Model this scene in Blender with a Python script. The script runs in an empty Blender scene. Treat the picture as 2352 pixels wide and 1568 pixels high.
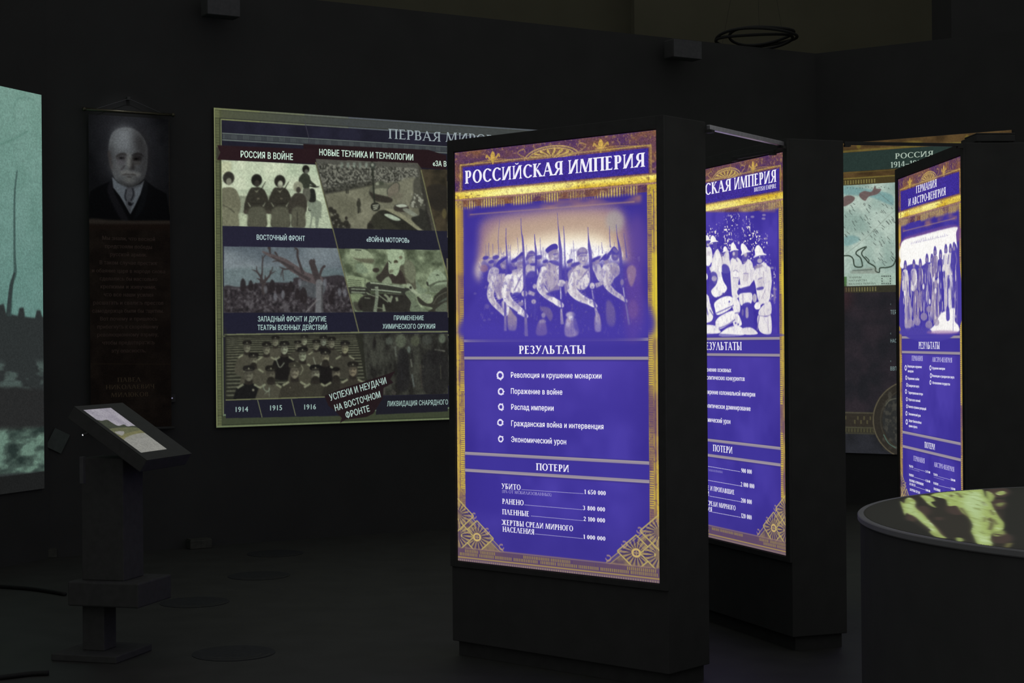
import bpy, bmesh, math, random
import numpy as np
from mathutils import Vector, Matrix

# ------------------------------------------------------------------ camera, world, light, exposure
F, EYE, ROLL = 3772.0, 1.54, 0.008            # focal length in pixels of a 2352 px wide frame, eye height, roll
SC = bpy.context.scene
SC.view_settings.view_transform = 'Standard'
SC.view_settings.look = 'None'
SC.view_settings.exposure = 0.0
SC.view_settings.gamma = 1.0
SC.view_settings.use_curve_mapping = False
COL = SC.collection

cam_d = bpy.data.cameras.new('camera')
cam_d.sensor_width = 36.0
cam_d.lens = 36.0 * F / 2352.0
cam_d.clip_start, cam_d.clip_end = 0.05, 200
cam = bpy.data.objects.new('camera', cam_d)
COL.objects.link(cam)
RV = Vector((1, 0, -ROLL)).normalized()
UV_ = Vector((ROLL, 0, 1)).normalized()
M = Matrix((RV, UV_, Vector((0, -1, 0)))).transposed().to_4x4()
M.translation = Vector((0, 0, EYE))
cam.matrix_world = M
SC.camera = cam

world = bpy.data.worlds.new('dim_hall')
SC.world = world
world.use_nodes = True
bg = world.node_tree.nodes['Background']
bg.inputs['Color'].default_value = (0.98, 1.0, 0.97, 1)
bg.inputs['Strength'].default_value = 0.18


def lamp(name, kind, loc, aim, energy, color, **kw):
    d = bpy.data.lights.new(name, kind)
    d.energy = energy
    d.color = color
    for k, v in kw.items():
        setattr(d, k, v)
    o = bpy.data.objects.new(name, d)
    COL.objects.link(o)
    o.location = loc
    o.rotation_euler = (Vector(aim) - Vector(loc)).to_track_quat('-Z', 'Y').to_euler()
    return o


# the narrow picture light on the portrait banner, the dim house light over the back of the hall
lamp('banner_spotlight', 'SPOT', (-2.35, 10.9, 4.6), (-2.86, 12.2, 2.98), 26.0, (0.92, 0.95, 1.0),
     spot_size=math.radians(19), spot_blend=1.0, shadow_soft_size=0.02)
lamp('house_light', 'AREA', (3.0, 16.6, 6.2), (3.5, 19.6, 5.4), 2.6, (1.0, 0.95, 0.72), shape='RECTANGLE', size=7.0, size_y=0.5)
lamp('table_projector_light', 'SPOT', (2.7, 5.9, 4.4), (2.6, 5.75, 0.9), 9.0, (1.0, 1.0, 0.93),
     spot_size=math.radians(44), spot_blend=0.35, shadow_soft_size=0.05)

# ------------------------------------------------------------------ measuring helpers
nr, nu, nf = np.array(RV), np.array(UV_), np.array((0, 1.0, 0))
EYEP = np.array((0, 0, EYE))


def ray(x, y):
    return nf + nr * ((x - 1176) / F) - nu * ((y - 784) / F)


def at_z(x, y, z=0.0):
    d = ray(x, y)
    return EYEP + d * ((z - EYE) / d[2])


def at_y(x, y, depth):
    return EYEP + ray(x, y) * depth


class Panel:
    """A flat print: top-left corner, direction to its right, size in metres."""

    def __init__(s, O, du, W, H, dv=(0, 0, -1)):
        s.O = np.array(O, float)
        s.du = np.array(du, float) / np.linalg.norm(du)
        s.dv = np.array(dv, float) / np.linalg.norm(dv)
        s.W, s.H = W, H
        s.n = np.cross(s.dv, s.du)

    def uv(s, x, y):
        d = ray(x, y)
        P = EYEP + d * (((s.O - EYEP) @ s.n) / (d @ s.n)) - s.O
        return P @ s.du, P @ s.dv


# ------------------------------------------------------------------ materials
def new_mat(name):
    m = bpy.data.materials.new(name)
    m.use_nodes = True
    nt = m.node_tree
    nt.nodes.clear()
    out = nt.nodes.new('ShaderNodeOutputMaterial')
    return m, nt, out


def surf(name, col, rough=0.6, var=0.25, scale=6.0, metal=0.0, spec=0.3, bump=0.0):
    m, nt, out = new_mat(name)
    b = nt.nodes.new('ShaderNodeBsdfPrincipled')
    nt.links.new(b.outputs[0], out.inputs[0])
    tc = nt.nodes.new('ShaderNodeTexCoord')
    n = nt.nodes.new('ShaderNodeTexNoise')
    n.inputs['Scale'].default_value = scale
    n.inputs['Detail'].default_value = 5
    nt.links.new(tc.outputs['Object'], n.inputs['Vector'])
    r = nt.nodes.new('ShaderNodeValToRGB')
    lo, hi = 1 - var, 1 + var
    r.color_ramp.elements[0].position, r.color_ramp.elements[1].position = 0.3, 0.7
    r.color_ramp.elements[0].color = (*[c * lo for c in col], 1)
    r.color_ramp.elements[1].color = (*[c * hi for c in col], 1)
    nt.links.new(n.outputs[0], r.inputs[0])
    nt.links.new(r.outputs[0], b.inputs['Base Color'])
    b.inputs['Roughness'].default_value = rough
    b.inputs['Metallic'].default_value = metal
    b.inputs['Specular IOR Level'].default_value = spec
    if bump:
        bp = nt.nodes.new('ShaderNodeBump')
        bp.inputs['Strength'].default_value = bump
        bp.inputs['Distance'].default_value = 0.01
        nt.links.new(n.outputs[0], bp.inputs['Height'])
        nt.links.new(bp.outputs[0], b.inputs['Normal'])
    return m


def print_mat(name, lit, grain=0.10, gscale=260.0, base=0.0):
    """Ink colours of a print: backlit / projected prints give off light, paper ones only reflect it."""
    m, nt, out = new_mat(name)
    a = nt.nodes.new('ShaderNodeAttribute')
    a.attribute_name = 'ink'
    tc = nt.nodes.new('ShaderNodeTexCoord')
    n = nt.nodes.new('ShaderNodeTexNoise')
    n.inputs['Scale'].default_value = gscale
    n.inputs['Detail'].default_value = 2
    nt.links.new(tc.outputs['Object'], n.inputs['Vector'])
    mr = nt.nodes.new('ShaderNodeMapRange')
    mr.inputs['From Min'].default_value, mr.inputs['From Max'].default_value = 0.25, 0.75
    mr.inputs['To Min'].default_value, mr.inputs['To Max'].default_value = 1 - grain, 1 + grain
    nt.links.new(n.outputs[0], mr.inputs['Value'])
    mx = nt.nodes.new('ShaderNodeVectorMath')
    mx.operation = 'SCALE'
    nt.links.new(a.outputs['Color'], mx.inputs[0])
    nt.links.new(mr.outputs[0], mx.inputs['Scale'])
    if lit:
        e = nt.nodes.new('ShaderNodeEmission')
        nt.links.new(mx.outputs[0], e.inputs['Color'])
        if base:
            d = nt.nodes.new('ShaderNodeBsdfDiffuse')
            d.inputs['Color'].default_value = (base, base, base * 0.9, 1)
            ad = nt.nodes.new('ShaderNodeAddShader')
            nt.links.new(e.outputs[0], ad.inputs[0])
            nt.links.new(d.outputs[0], ad.inputs[1])
            nt.links.new(ad.outputs[0], out.inputs[0])
        else:
            nt.links.new(e.outputs[0], out.inputs[0])
    else:
        b = nt.nodes.new('ShaderNodeBsdfDiffuse')
        nt.links.new(mx.outputs[0], b.inputs['Color'])
        nt.links.new(b.outputs[0], out.inputs[0])
    return m


def glow(name, col, s):
    m, nt, out = new_mat(name)
    e = nt.nodes.new('ShaderNodeEmission')
    e.inputs['Color'].default_value = (*col, 1)
    e.inputs['Strength'].default_value = s
    nt.links.new(e.outputs[0], out.inputs[0])
    return m


MT = dict(
    wall=surf('black_wall_cloth', (0.056, 0.056, 0.056), 0.95, 0.06, 3.0, spec=0.05),
    floor=surf('dark_grey_floor', (0.050, 0.050, 0.047), 0.55, 0.14, 5.0, spec=0.25, bump=0.05),
    upper=surf('olive_plaster', (0.102, 0.098, 0.070), 0.9, 0.06, 2.0, spec=0.1),
    cab=surf('black_cabinet_paint', (0.062, 0.062, 0.062), 0.8, 0.08, 8.0, spec=0.12),
    rim=surf('black_metal_rim', (0.058, 0.058, 0.058), 0.6, 0.1, 20.0, spec=0.15),
    plinth=surf('black_rubber', (0.055, 0.055, 0.055), 0.8, 0.1, 20.0, spec=0.1),
    kiosk=surf('black_powder_coat', (0.075, 0.075, 0.075), 0.8, 0.1, 30.0, spec=0.08),
    bezel=surf('dark_bezel', (0.055, 0.058, 0.055), 0.5, 0.1, 30.0, spec=0.3),
    grey=surf('pale_grey_plastic', (0.105, 0.105, 0.112), 0.7, 0.1, 30.0, spec=0.1),
    card=surf('pale_card', (0.10, 0.115, 0.11), 0.9, 0.1, 30.0, spec=0.05),
    drum=surf('black_table_paint', (0.075, 0.075, 0.076), 0.8, 0.06, 6.0, spec=0.08),
    top=surf('grey_table_top', (0.165, 0.165, 0.135), 0.7, 0.08, 9.0, spec=0.15),
    rimt=surf('table_edge', (0.26, 0.26, 0.27), 0.5, 0.08, 9.0, spec=0.25),
    alu=surf('brushed_aluminium', (0.62, 0.61, 0.66), 0.3, 0.12, 60.0, metal=1.0),
    rod=surf('dark_brass_rod', (0.11, 0.10, 0.07), 0.35, 0.15, 40.0, metal=0.8),
    cable=surf('black_cable', (0.02, 0.02, 0.02), 0.6, 0.1, 60.0, spec=0.2),
    decal=surf('floor_sticker_dark', (0.034, 0.035, 0.039), 0.6, 0.25, 30.0, spec=0.2),
    decal2=surf('floor_sticker_pale', (0.066, 0.066, 0.058), 0.6, 0.25, 30.0, spec=0.2),
    led=glow('white_led', (0.95, 0.97, 1.0), 1.0),
    ledb=glow('blue_white_led', (0.25, 0.24, 0.36), 1.0),
    backlit=print_mat('backlit_film', True, 0.05, 420.0),
    projected=print_mat('projected_picture', True, 0.08, 260.0),
    paper=print_mat('banner_print', False, 0.12, 120.0),
    fire=print_mat('table_picture', True, 0.08, 250.0, base=0.150),
    screen=print_mat('screen_picture', True, 0.05, 300.0),
)


# ------------------------------------------------------------------ object helpers
def tag(o, label=None, cat=None, group=None, kind=None):
    if label: o['label'] = label
    if cat: o['category'] = cat
    if group: o['group'] = group
    if kind: o['kind'] = kind
    return o


def thing(name, loc, rz, label, cat, group=None):
    o = bpy.data.objects.new(name, None)
    COL.objects.link(o)
    o.location = loc
    o.rotation_euler = (0, 0, rz)
    return tag(o, label, cat, group)


def obj(name, bm, mat, parent=None, smooth=False):
    me = bpy.data.meshes.new(name)
    bm.normal_update()
    bm.to_mesh(me)
    bm.free()
    me.materials.append(mat)
    if smooth:
        for p in me.polygons: p.use_smooth = True
    o = bpy.data.objects.new(name, me)
    COL.objects.link(o)
    if parent is not None: o.parent = parent
    return o


def box(x0, x1, y0, y1, z0, z1, bevel=0.0, bm=None):
    b = bmesh.new()
    vs = [b.verts.new((x, y, z)) for z in (z0, z1) for x, y in ((x0, y0), (x1, y0), (x1, y1), (x0, y1))]
    for f in ((3, 2, 1, 0), (4, 5, 6, 7), (0, 1, 5, 4), (1, 2, 6, 5), (2, 3, 7, 6), (3, 0, 4, 7)):
        b.faces.new([vs[i] for i in f])
    if bevel:
        bmesh.ops.bevel(b, geom=list(b.edges), offset=bevel, segments=2, affect='EDGES', profile=0.5)
    if bm is None: return b
    me = bpy.data.meshes.new('t'); b.to_mesh(me); b.free(); bm.from_mesh(me); bpy.data.meshes.remove(me)
    return bm


def slab(p, q, z0, z1, t, side=1):
    """A wall standing on the line p-q, t thick on one side of it."""
    p, q = np.array(p[:2], float), np.array(q[:2], float)
    d = (q - p) / np.linalg.norm(q - p)
    n = np.array((-d[1], d[0])) * side * t
    b = bmesh.new()
    pts = [p, q, q + n, p + n]
    lo = [b.verts.new((*c, z0)) for c in pts]
    hi = [b.verts.new((*c, z1)) for c in pts]
    b.faces.new(lo); b.faces.new(hi)
    for i in range(4):
        b.faces.new((lo[i], lo[(i + 1) % 4], hi[(i + 1) % 4], hi[i]))
    bmesh.ops.recalc_face_normals(b, faces=b.faces)
    return b


def lathe(prof, seg=96, bm=None):
    b = bm or bmesh.new()
    rings = [[b.verts.new((r * math.cos(2 * math.pi * i / seg), r * math.sin(2 * math.pi * i / seg), z)) for i in range(seg)] for r, z in prof]
    for a, c in zip(rings, rings[1:]):
        for i in range(seg):
            b.faces.new((a[i], a[(i + 1) % seg], c[(i + 1) % seg], c[i]))
    return b, rings


def tube(pts, r, seg=8, closed=False):
    b = bmesh.new()
    pts = [Vector(p) for p in pts]
    rings = []
    n = len(pts)
    for i, p in enumerate(pts):
        d = (pts[(i + 1) % n] - pts[i - 1]) if closed else (pts[min(i + 1, n - 1)] - pts[max(i - 1, 0)])
        q = d.to_track_quat('Z', 'Y')
        rr = r[i] if isinstance(r, (list, tuple)) else r
        rings.append([b.verts.new(p + q @ Vector((rr * math.cos(2 * math.pi * k / seg), rr * math.sin(2 * math.pi * k / seg), 0))) for k in range(seg)])
    for i in range(n if closed else n - 1):
        a, c = rings[i], rings[(i + 1) % n]
        for k in range(seg):
            b.faces.new((a[k], a[(k + 1) % seg], c[(k + 1) % seg], c[k]))
    if not closed:
        b.faces.new(rings[0][::-1]); b.faces.new(rings[-1])
    return b


# ------------------------------------------------------------------ the hall
CL = np.array((-3.355, 11.90))                                   # corner left of the banner
WB = np.array((0.8611, 0.5084))                                  # along the long back wall
CR = CL + WB * 7.27                                              # far corner
WR = np.array((0.823, -0.568)); WR /= np.linalg.norm(WR)         # along the right-hand wall
WL = np.array((-0.36, -0.933)); WL /= np.linalg.norm(WL)         # along the left-hand wall, towards the viewer
ER, EL = CR + WR * 6.5, CL + WL * 9.0
TOPZ = 4.25
b = bmesh.new()
vs = [b.verts.new(c) for c in ((-14, -4, 0), (14, -4, 0), (14, 24, 0), (-14, 24, 0), (-14, -4, -.2), (14, -4, -.2), (14, 24, -.2), (-14, 24, -.2))]
for f in ((0, 1, 2, 3), (7, 6, 5, 4), (4, 5, 1, 0), (5, 6, 2, 1), (6, 7, 3, 2), (7, 4, 0, 3)):
    b.faces.new([vs[i] for i in f])
tag(obj('floor', b, MT['floor']), kind='structure')
tag(obj('wall_back', slab(CL, CR, 0, TOPZ, 0.12, 1), MT['wall']), kind='structure')
tag(obj('wall_right', slab(CR, ER, 0, TOPZ, 0.12, 1), MT['wall']), kind='structure')
tag(obj('wall_left', slab(EL, CL, 0, TOPZ, 0.12, 1), MT['wall']), kind='structure')
# the building behind and above the black partitions
tag(obj('wall_far', slab((-12, 19.3), (12, 19.3), 0, 9, 0.3, 1), MT['upper']), kind='structure')
b = slab((1.423, 18.7), (12, 18.7), 0, 9, 0.55, 1)
tag(obj('wall_pier', b, MT['upper']), kind='structure')
b = box(4.09, 6.5, 15.2, 15.9, 0, 8.5)
tag(obj('wall_column', b, MT['wall']), kind='structure')

# ------------------------------------------------------------------ painting prints
random.seed(4)
RNG = np.random.default_rng(7)


def lin(c):
    c = np.asarray(c, float)
    return np.where(c <= 0.04045, c / 12.92, ((np.maximum(c, 0) + 0.055) / 1.055) ** 2.4)


def box1(a, r, ax):
    if r < 1: return a
    k = 2 * r + 1
    pad = [(0, 0)] * a.ndim
    pad[ax] = (r + 1, r)
    c = np.cumsum(np.pad(a, pad, mode='edge'), axis=ax)
    n = a.shape[ax]
    sl = lambda s, e: tuple(slice(s, e) if i == ax else slice(None) for i in range(a.ndim))
    return (c[sl(k, k + n)] - c[sl(0, n)]) / k


def blur2(a, s):
    q = s * 0.95
    r = int(q)
    t = q - r
    lo = a
    if r >= 1:
        for _ in range(2): lo = box1(box1(lo, r, 0), r, 1)
    if t < .05: return lo
    hi = a
    for _ in range(2): hi = box1(box1(hi, r + 1, 0), r + 1, 1)
    return lo * (1 - t) + hi * t


def vnoise(h, w, cell, oct=3, seed=0, sx=1.0):
    rng = np.random.default_rng(seed)
    out = np.zeros((h, w)); amp = 1.0; tot = 0
    for o in range(oct):
        cy, cx = max(cell / 2 ** o, 1.0), max(cell * sx / 2 ** o, 1.0)
        gh, gw = int(h / cy) + 3, int(w / cx) + 3
        g = rng.random((gh, gw))
        yy, xx = np.arange(h) / cy, np.arange(w) / cx
        y0, x0 = yy.astype(int), xx.astype(int)
        fy, fx = yy - y0, xx - x0
        fy, fx = (fy * fy * (3 - 2 * fy))[:, None], (fx * fx * (3 - 2 * fx))[None]
        a = g[y0][:, x0] * (1 - fx) + g[y0][:, x0 + 1] * fx
        c = g[y0 + 1][:, x0] * (1 - fx) + g[y0 + 1][:, x0 + 1] * fx
        out += amp * (a * (1 - fy) + c * fy)
        tot += amp; amp *= 0.55
    return out / tot


def crom(pts, k=5, closed=True):
    P = np.array(pts, float)
    n = len(P)
    out = []
    for i in range(n if closed else n - 1):
        g = (lambda j: P[j % n]) if closed else (lambda j: P[min(max(j, 0), n - 1)])
        p0, p1, p2, p3 = g(i - 1), g(i), g(i + 1), g(i + 2)
        for t in np.arange(k) / k:
            out.append(0.5 * ((2 * p1) + (-p0 + p2) * t + (2 * p0 - 5 * p1 + 4 * p2 - p3) * t * t + (-p0 + 3 * p1 - 3 * p2 + p3) * t ** 3))
    if not closed: out.append(P[-1])
    return np.array(out)


class Canvas:
    def __init__(s, panel, ppm, bgc):
        s.p, s.k = panel, ppm
        s.w, s.h = int(panel.W * ppm) + 1, int(panel.H * ppm) + 1
        s.img = np.ones((s.h, s.w, 3)) * (np.array(bgc) / 255.0)
        s.tri_v, s.tri_f, s.tri_c, s.nv = [], [], [], 0
        s.frame(0, 0, 1)
        s.map = None
        s.cmap = None

    def frame(s, x0, y0, sc):
        """Coordinates that follow are read off a crop of the photograph starting at x0, y0, enlarged sc times."""
        s.fx, s.fy, s.fs = x0, y0, sc
        s.map = None

    def design(s):
        """Coordinates that follow are fractions of the print's width and height."""
        s.map = lambda x, y: (x * s.p.W * s.k, y * s.p.H * s.k)

    def c(s, x, y):
        if s.map: return s.map(x, y)
        q = s.src or s.p
        u, v = q.uv(s.fx + x / s.fs, s.fy + y / s.fs)
        return u * s.k, v * s.k

    src = None

    def cs(s, pts):
        return np.array([s.c(*p) for p in pts])

    def col(s, c):
        if np.ndim(c) == 0:
            if s.cmap: return s.cmap(float(c))
            return np.array((c, c, c)) / 255.0
        return np.array(c) / 255.0

    clip = None

    def soften(s, m, r):
        mm = m[..., None]
        for i in range(3):
            s.img[..., i] = s.img[..., i] * (1 - m) + blur2(s.img[..., i], r) * m

    def comp(s, x0, y0, m, c, a):
        h, w = m.shape
        if s.clip is not None: m = m * s.clip[y0:y0 + h, x0:x0 + w]
        t = s.img[y0:y0 + h, x0:x0 + w]
        m = (m * a)[..., None]
        t *= 1 - m
        t += m * c

    def fill(s, P, c, a=1.0, bl=0.0):
        P = np.asarray(P)
        if not s.map: bl = bl / s.fs
        pad = int(bl * 2.2) + 2
        x0, y0 = np.floor(P.min(0)).astype(int) - pad
        x1, y1 = np.ceil(P.max(0)).astype(int) + pad + 1
        x0, y0, x1, y1 = max(x0, 0), max(y0, 0), min(x1, s.w), min(y1, s.h)
        if x1 <= x0 or y1 <= y0: return
        ss = 2
        xs = x0 + (np.arange((x1 - x0) * ss) + 0.5) / ss - 0.5
        ys = y0 + (np.arange((y1 - y0) * ss) + 0.5) / ss - 0.5
        m = np.zeros((len(ys), len(xs)), bool)
        Q = np.roll(P, -1, 0)
        for (ax, ay), (bx, by) in zip(P, Q):
            if ay == by: continue
            r0, r1 = np.searchsorted(ys, min(ay, by)), np.searchsorted(ys, max(ay, by))
            if r1 <= r0: continue
            xc = ax + (ys[r0:r1] - ay) * (bx - ax) / (by - ay)
            m[r0:r1] ^= xs[None] > xc[:, None]
        m = m.reshape(y1 - y0, ss, x1 - x0, ss).mean((1, 3))
        if bl: m = blur2(m, bl)
        s.comp(x0, y0, m, s.col(c), a)

    def P(s, pts, c, a=1.0, bl=0.0, sm=True):
        q = s.cs(pts)
        s.fill(crom(q) if sm else q, c, a, bl)

    def E(s, x, y, rx, ry, c, a=1.0, bl=0.0, rot=0.0):
        t = np.linspace(0, 2 * math.pi, 22, endpoint=False)
        cr, sr = math.cos(rot), math.sin(rot)
        s.fill(s.cs([(x + rx * math.cos(i) * cr - ry * math.sin(i) * sr, y + rx * math.cos(i) * sr + ry * math.sin(i) * cr) for i in t]), c, a, bl)

    def S(s, pts, w, c, a=1.0, bl=0.0, sm=True):
        """A stroke; w is one width or one per point, in the units of the current frame."""
        pts = np.array(pts, float)
        w = np.array(w, float) * np.ones(len(pts))
        P3 = np.c_[pts, w]
        if sm and len(pts) > 2: P3 = crom(P3, 5, False)
        d = np.gradient(P3[:, :2], axis=0)
        d /= np.maximum(np.linalg.norm(d, axis=1, keepdims=True), 1e-9)
        n = np.c_[-d[:, 1], d[:, 0]] * P3[:, 2:3] / 2
        s.fill(s.cs(np.r_[P3[:, :2] + n, (P3[:, :2] - n)[::-1]]), c, a, bl)
        if a == 1 and sm and not s.map and bl >= 2:
            for k in (0, -1):
                if P3[k, 2] / s.fs > 4: s.E(P3[k, 0], P3[k, 1], P3[k, 2] * .5, P3[k, 2] * .5, c, 1, bl)

    def R(s, x0, y0, x1, y1, c, a=1.0, bl=0.0):
        s.P([(x0, y0), (x1, y0), (x1, y1), (x0, y1)], c, a, bl, sm=False)

    def mask(s, pts, bl=0.0):
        keep = s.img
        s.img = np.zeros((s.h, s.w, 3))
        s.P(pts, (255, 255, 255), 1, bl, sm=False)
        m = s.img[..., 0]
        s.img = keep
        return m

    def tex(s, m, c0, c1, cell, seed, oct=3, a=1.0, sx=1.0, lo=0.3, hi=0.7):
        n = np.clip((vnoise(s.h, s.w, cell, oct, seed, sx) - lo) / (hi - lo), 0, 1)[..., None]
        t = s.col(c0) * (1 - n) + s.col(c1) * n
        mm = (m * a)[..., None]
        s.img = s.img * (1 - mm) + t * mm

    def grain(s, m, amt, cell, seed, oct=2):
        n = vnoise(s.h, s.w, cell, oct, seed) - 0.5
        s.img = np.clip(s.img * (1 + (n * amt * 2 * m)[..., None]), 0, 1)

    # ---- lettering: small flat faces lying on the print
    def faces(s, V, Fs, c):
        V = np.asarray(V, float)
        s.tri_v.append(V)
        s.tri_f += [tuple(i + s.nv for i in f) for f in Fs]
        s.tri_c.append(np.repeat(s.col(c)[None], len(V), 0))
        s.nv += len(V)

    def text(s, t, l, r, top, c, font='serif', a=None, xs=None, wt=1.0):
        """Lettering from baseline start l to baseline end r; top is a point at cap height above l."""
        l, top = np.array(s.c(*l)) / s.k, np.array(s.c(*top)) / s.k
        V, Fs, wd = (serif(t, wt) if font == 'serif' else sans(t, wt))
        cap = abs(l[1] - top[1])
        if r is None:
            ex = np.array((1.0, 0)); sx = xs * cap
        else:
            r = np.array(s.c(*r)) / s.k
            ex = (r - l); ln = np.linalg.norm(ex); ex = ex / ln; sx = ln / wd
            if a == 'flat': ex = np.array((1.0, 0))
        if a == 'R':
            l = l - ex * 0
        ey = np.array((ex[1], -ex[0]))
        if a == 'right':
            l = l - ex * sx * wd
        s.faces(l + V[:, :1] * sx * ex + V[:, 1:2] * cap * ey, Fs, c)
        return sx / cap

    def build(s, name, mat, parent, cols=None, rows=None, lift=0.0012):
        cols = np.arange(s.w) if cols is None else np.unique(np.clip(cols, 0, s.w - 1))
        rows = np.arange(s.h) if rows is None else rows
        U, Vv = np.meshgrid(cols / s.k, rows / s.k)
        nc, nrw = len(cols), len(rows)
        V = np.c_[U.ravel(), Vv.ravel(), np.zeros(U.size)]
        Cc = s.img[np.ix_(rows, cols)].reshape(-1, 3)
        i = np.arange((nrw - 1) * (nc - 1))
        a = (i // (nc - 1)) * nc + i % (nc - 1)
        Q = np.c_[a, a + nc, a + nc + 1, a + 1].astype(np.int32)
        loops, starts = Q.ravel(), np.arange(len(Q)) * 4
        if s.tri_f:
            tv = np.concatenate(s.tri_v)
            off = len(V)
            V = np.r_[V, np.c_[tv, np.full(len(tv), lift)]]
            Cc = np.r_[Cc, np.concatenate(s.tri_c)]
            fl = [np.array(f) + off for f in s.tri_f]
            ln = np.array([len(f) for f in fl])
            st = len(loops) + np.r_[0, np.cumsum(ln)[:-1]]
            loops = np.r_[loops, np.concatenate(fl)]
            starts = np.r_[starts, st]
        me = bpy.data.meshes.new(name)
        p = s.p
        W = p.O + V[:, :1] * p.du + V[:, 1:2] * p.dv + V[:, 2:3] * p.n
        org = parent.matrix_basis.inverted() if parent else Matrix()
        Mi = np.array(org)
        W = W @ Mi[:3, :3].T + Mi[:3, 3]
        me.vertices.add(len(W)); me.vertices.foreach_set('co', W.astype(np.float32).ravel())
        me.loops.add(len(loops)); me.loops.foreach_set('vertex_index', loops.astype(np.int32))
        me.polygons.add(len(starts)); me.polygons.foreach_set('loop_start', starts.astype(np.int32))
        me.update(calc_edges=True)
        at = me.color_attributes.new('ink', 'FLOAT_COLOR', 'POINT')
        at.data.foreach_set('color', np.c_[lin(Cc), np.ones(len(Cc))].astype(np.float32).ravel())
        me.materials.append(mat)
        o = bpy.data.objects.new(name, me)
        COL.objects.link(o)
        if parent: o.parent = parent
        return o


# ---- lettering shapes -------------------------------------------------------------------------
_sans = {}


def sans(t, wt=1.0):
    """Plain bold letters: the outlines of the built-in face, filled contour by contour; cap height 1."""
    key = (t, wt)
    if key in _sans: return _sans[key]
    cu = bpy.data.curves.new('t', 'FONT')
    cu.body = t
    cu.resolution_u = 3
    cu.space_character = 1.06
    cu.fill_mode = 'NONE'
    o = bpy.data.objects.new('t', cu)
    COL.objects.link(o)
    ev = o.evaluated_get(bpy.context.evaluated_depsgraph_get())
    me = ev.to_mesh()
    co = [v.co[:2] for v in me.vertices]
    nb = [[] for _ in co]
    for e in me.edges:
        a, c = e.vertices
        nb[a].append(c); nb[c].append(a)
    dirn = {e.vertices[0]: e.vertices[1] for e in me.edges}
    ev.to_mesh_clear()
    bpy.data.objects.remove(o)
    bpy.data.curves.remove(cu)
    seen, loops = set(), []
    for v0 in range(len(co)):
        if v0 in seen or len(nb[v0]) < 2: continue
        lp, v, prev = [], min(nb[v0][0], v0), None
        v = v0
        nxt = dirn.get(v0, nb[v0][0])
        while v not in seen:
            seen.add(v); lp.append(v)
            prev, v = v, nxt
            nxt = next((q for q in nb[v] if q != prev), v0)
        loops.append(np.array([co[q] for q in lp]))
    for P in loops:                                              # outlines that run over themselves at a stem
        if len(P) > 8 and abs(P[0, 0] - P[-1, 0]) < 1e-6:
            for (ax, ay), (bx, by) in zip(P, np.roll(P, -1, 0)):
                if abs(ax - bx) < 1e-6 and .006 < ax - P[0, 0] < .022:
                    P[0, 0] = P[-1, 0] = ax + .0006
                    break
    area = lambda P: 0.5 * float(np.sum(P[:, 0] * np.roll(P[:, 1], -1) - np.roll(P[:, 0], -1) * P[:, 1]))
    loops = [P for P in loops if len(P) > 2 and abs(area(P)) > 1e-5]
    ar = [area(P) for P in loops]
    sign = np.sign(ar[int(np.argmax(np.abs(ar)))])

    def inside(p, P):
        r = False
        for (ax, ay), (bx, by) in zip(P, np.roll(P, -1, 0)):
            if (ay > p[1]) != (by > p[1]) and p[0] < ax + (p[1] - ay) * (bx - ax) / (by - ay): r = not r
        return r
    outer = [k for k in range(len(loops)) if ar[k] * sign > 0]
    V, Fs = [], []
    holes = {k: [] for k in outer}
    extra = []
    for k in range(len(loops)):
        if ar[k] * sign > 0: continue
        cand = [q for q in outer if all(inside(p, loops[q]) for p in loops[k])]
        for q in cand: holes[q].append(k)
        if not cand: extra.append(k)
    for k in extra:
        outer.append(k); holes[k] = []
    from mathutils.geometry import tessellate_polygon
    for k in outer:
        parts = [loops[k]] + [loops[q] for q in holes[k]]
        n0 = len(V)
        for tri in tessellate_polygon([[Vector((x, y, 0)) for x, y in P] for P in parts]):
            Fs.append(tuple(n0 + q for q in tri))
        V += [tuple(p) for P in parts for p in P]
    V = np.array(V)
    V[:, 0] -= V[:, 0].min()
    V /= 0.73
    F0, V0 = list(Fs), V
    for dx, dy in ((.028 * wt, 0), (.056 * wt, 0), (.028 * wt, .016), (.028 * wt, -.016)):
        Fs = Fs + [tuple(i + len(V) for i in f) for f in F0]
        V = np.r_[V, V0 + (dx, dy)]
    _sans[key] = (V, Fs, V[:, 0].max())
    return _sans[key]


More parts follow.
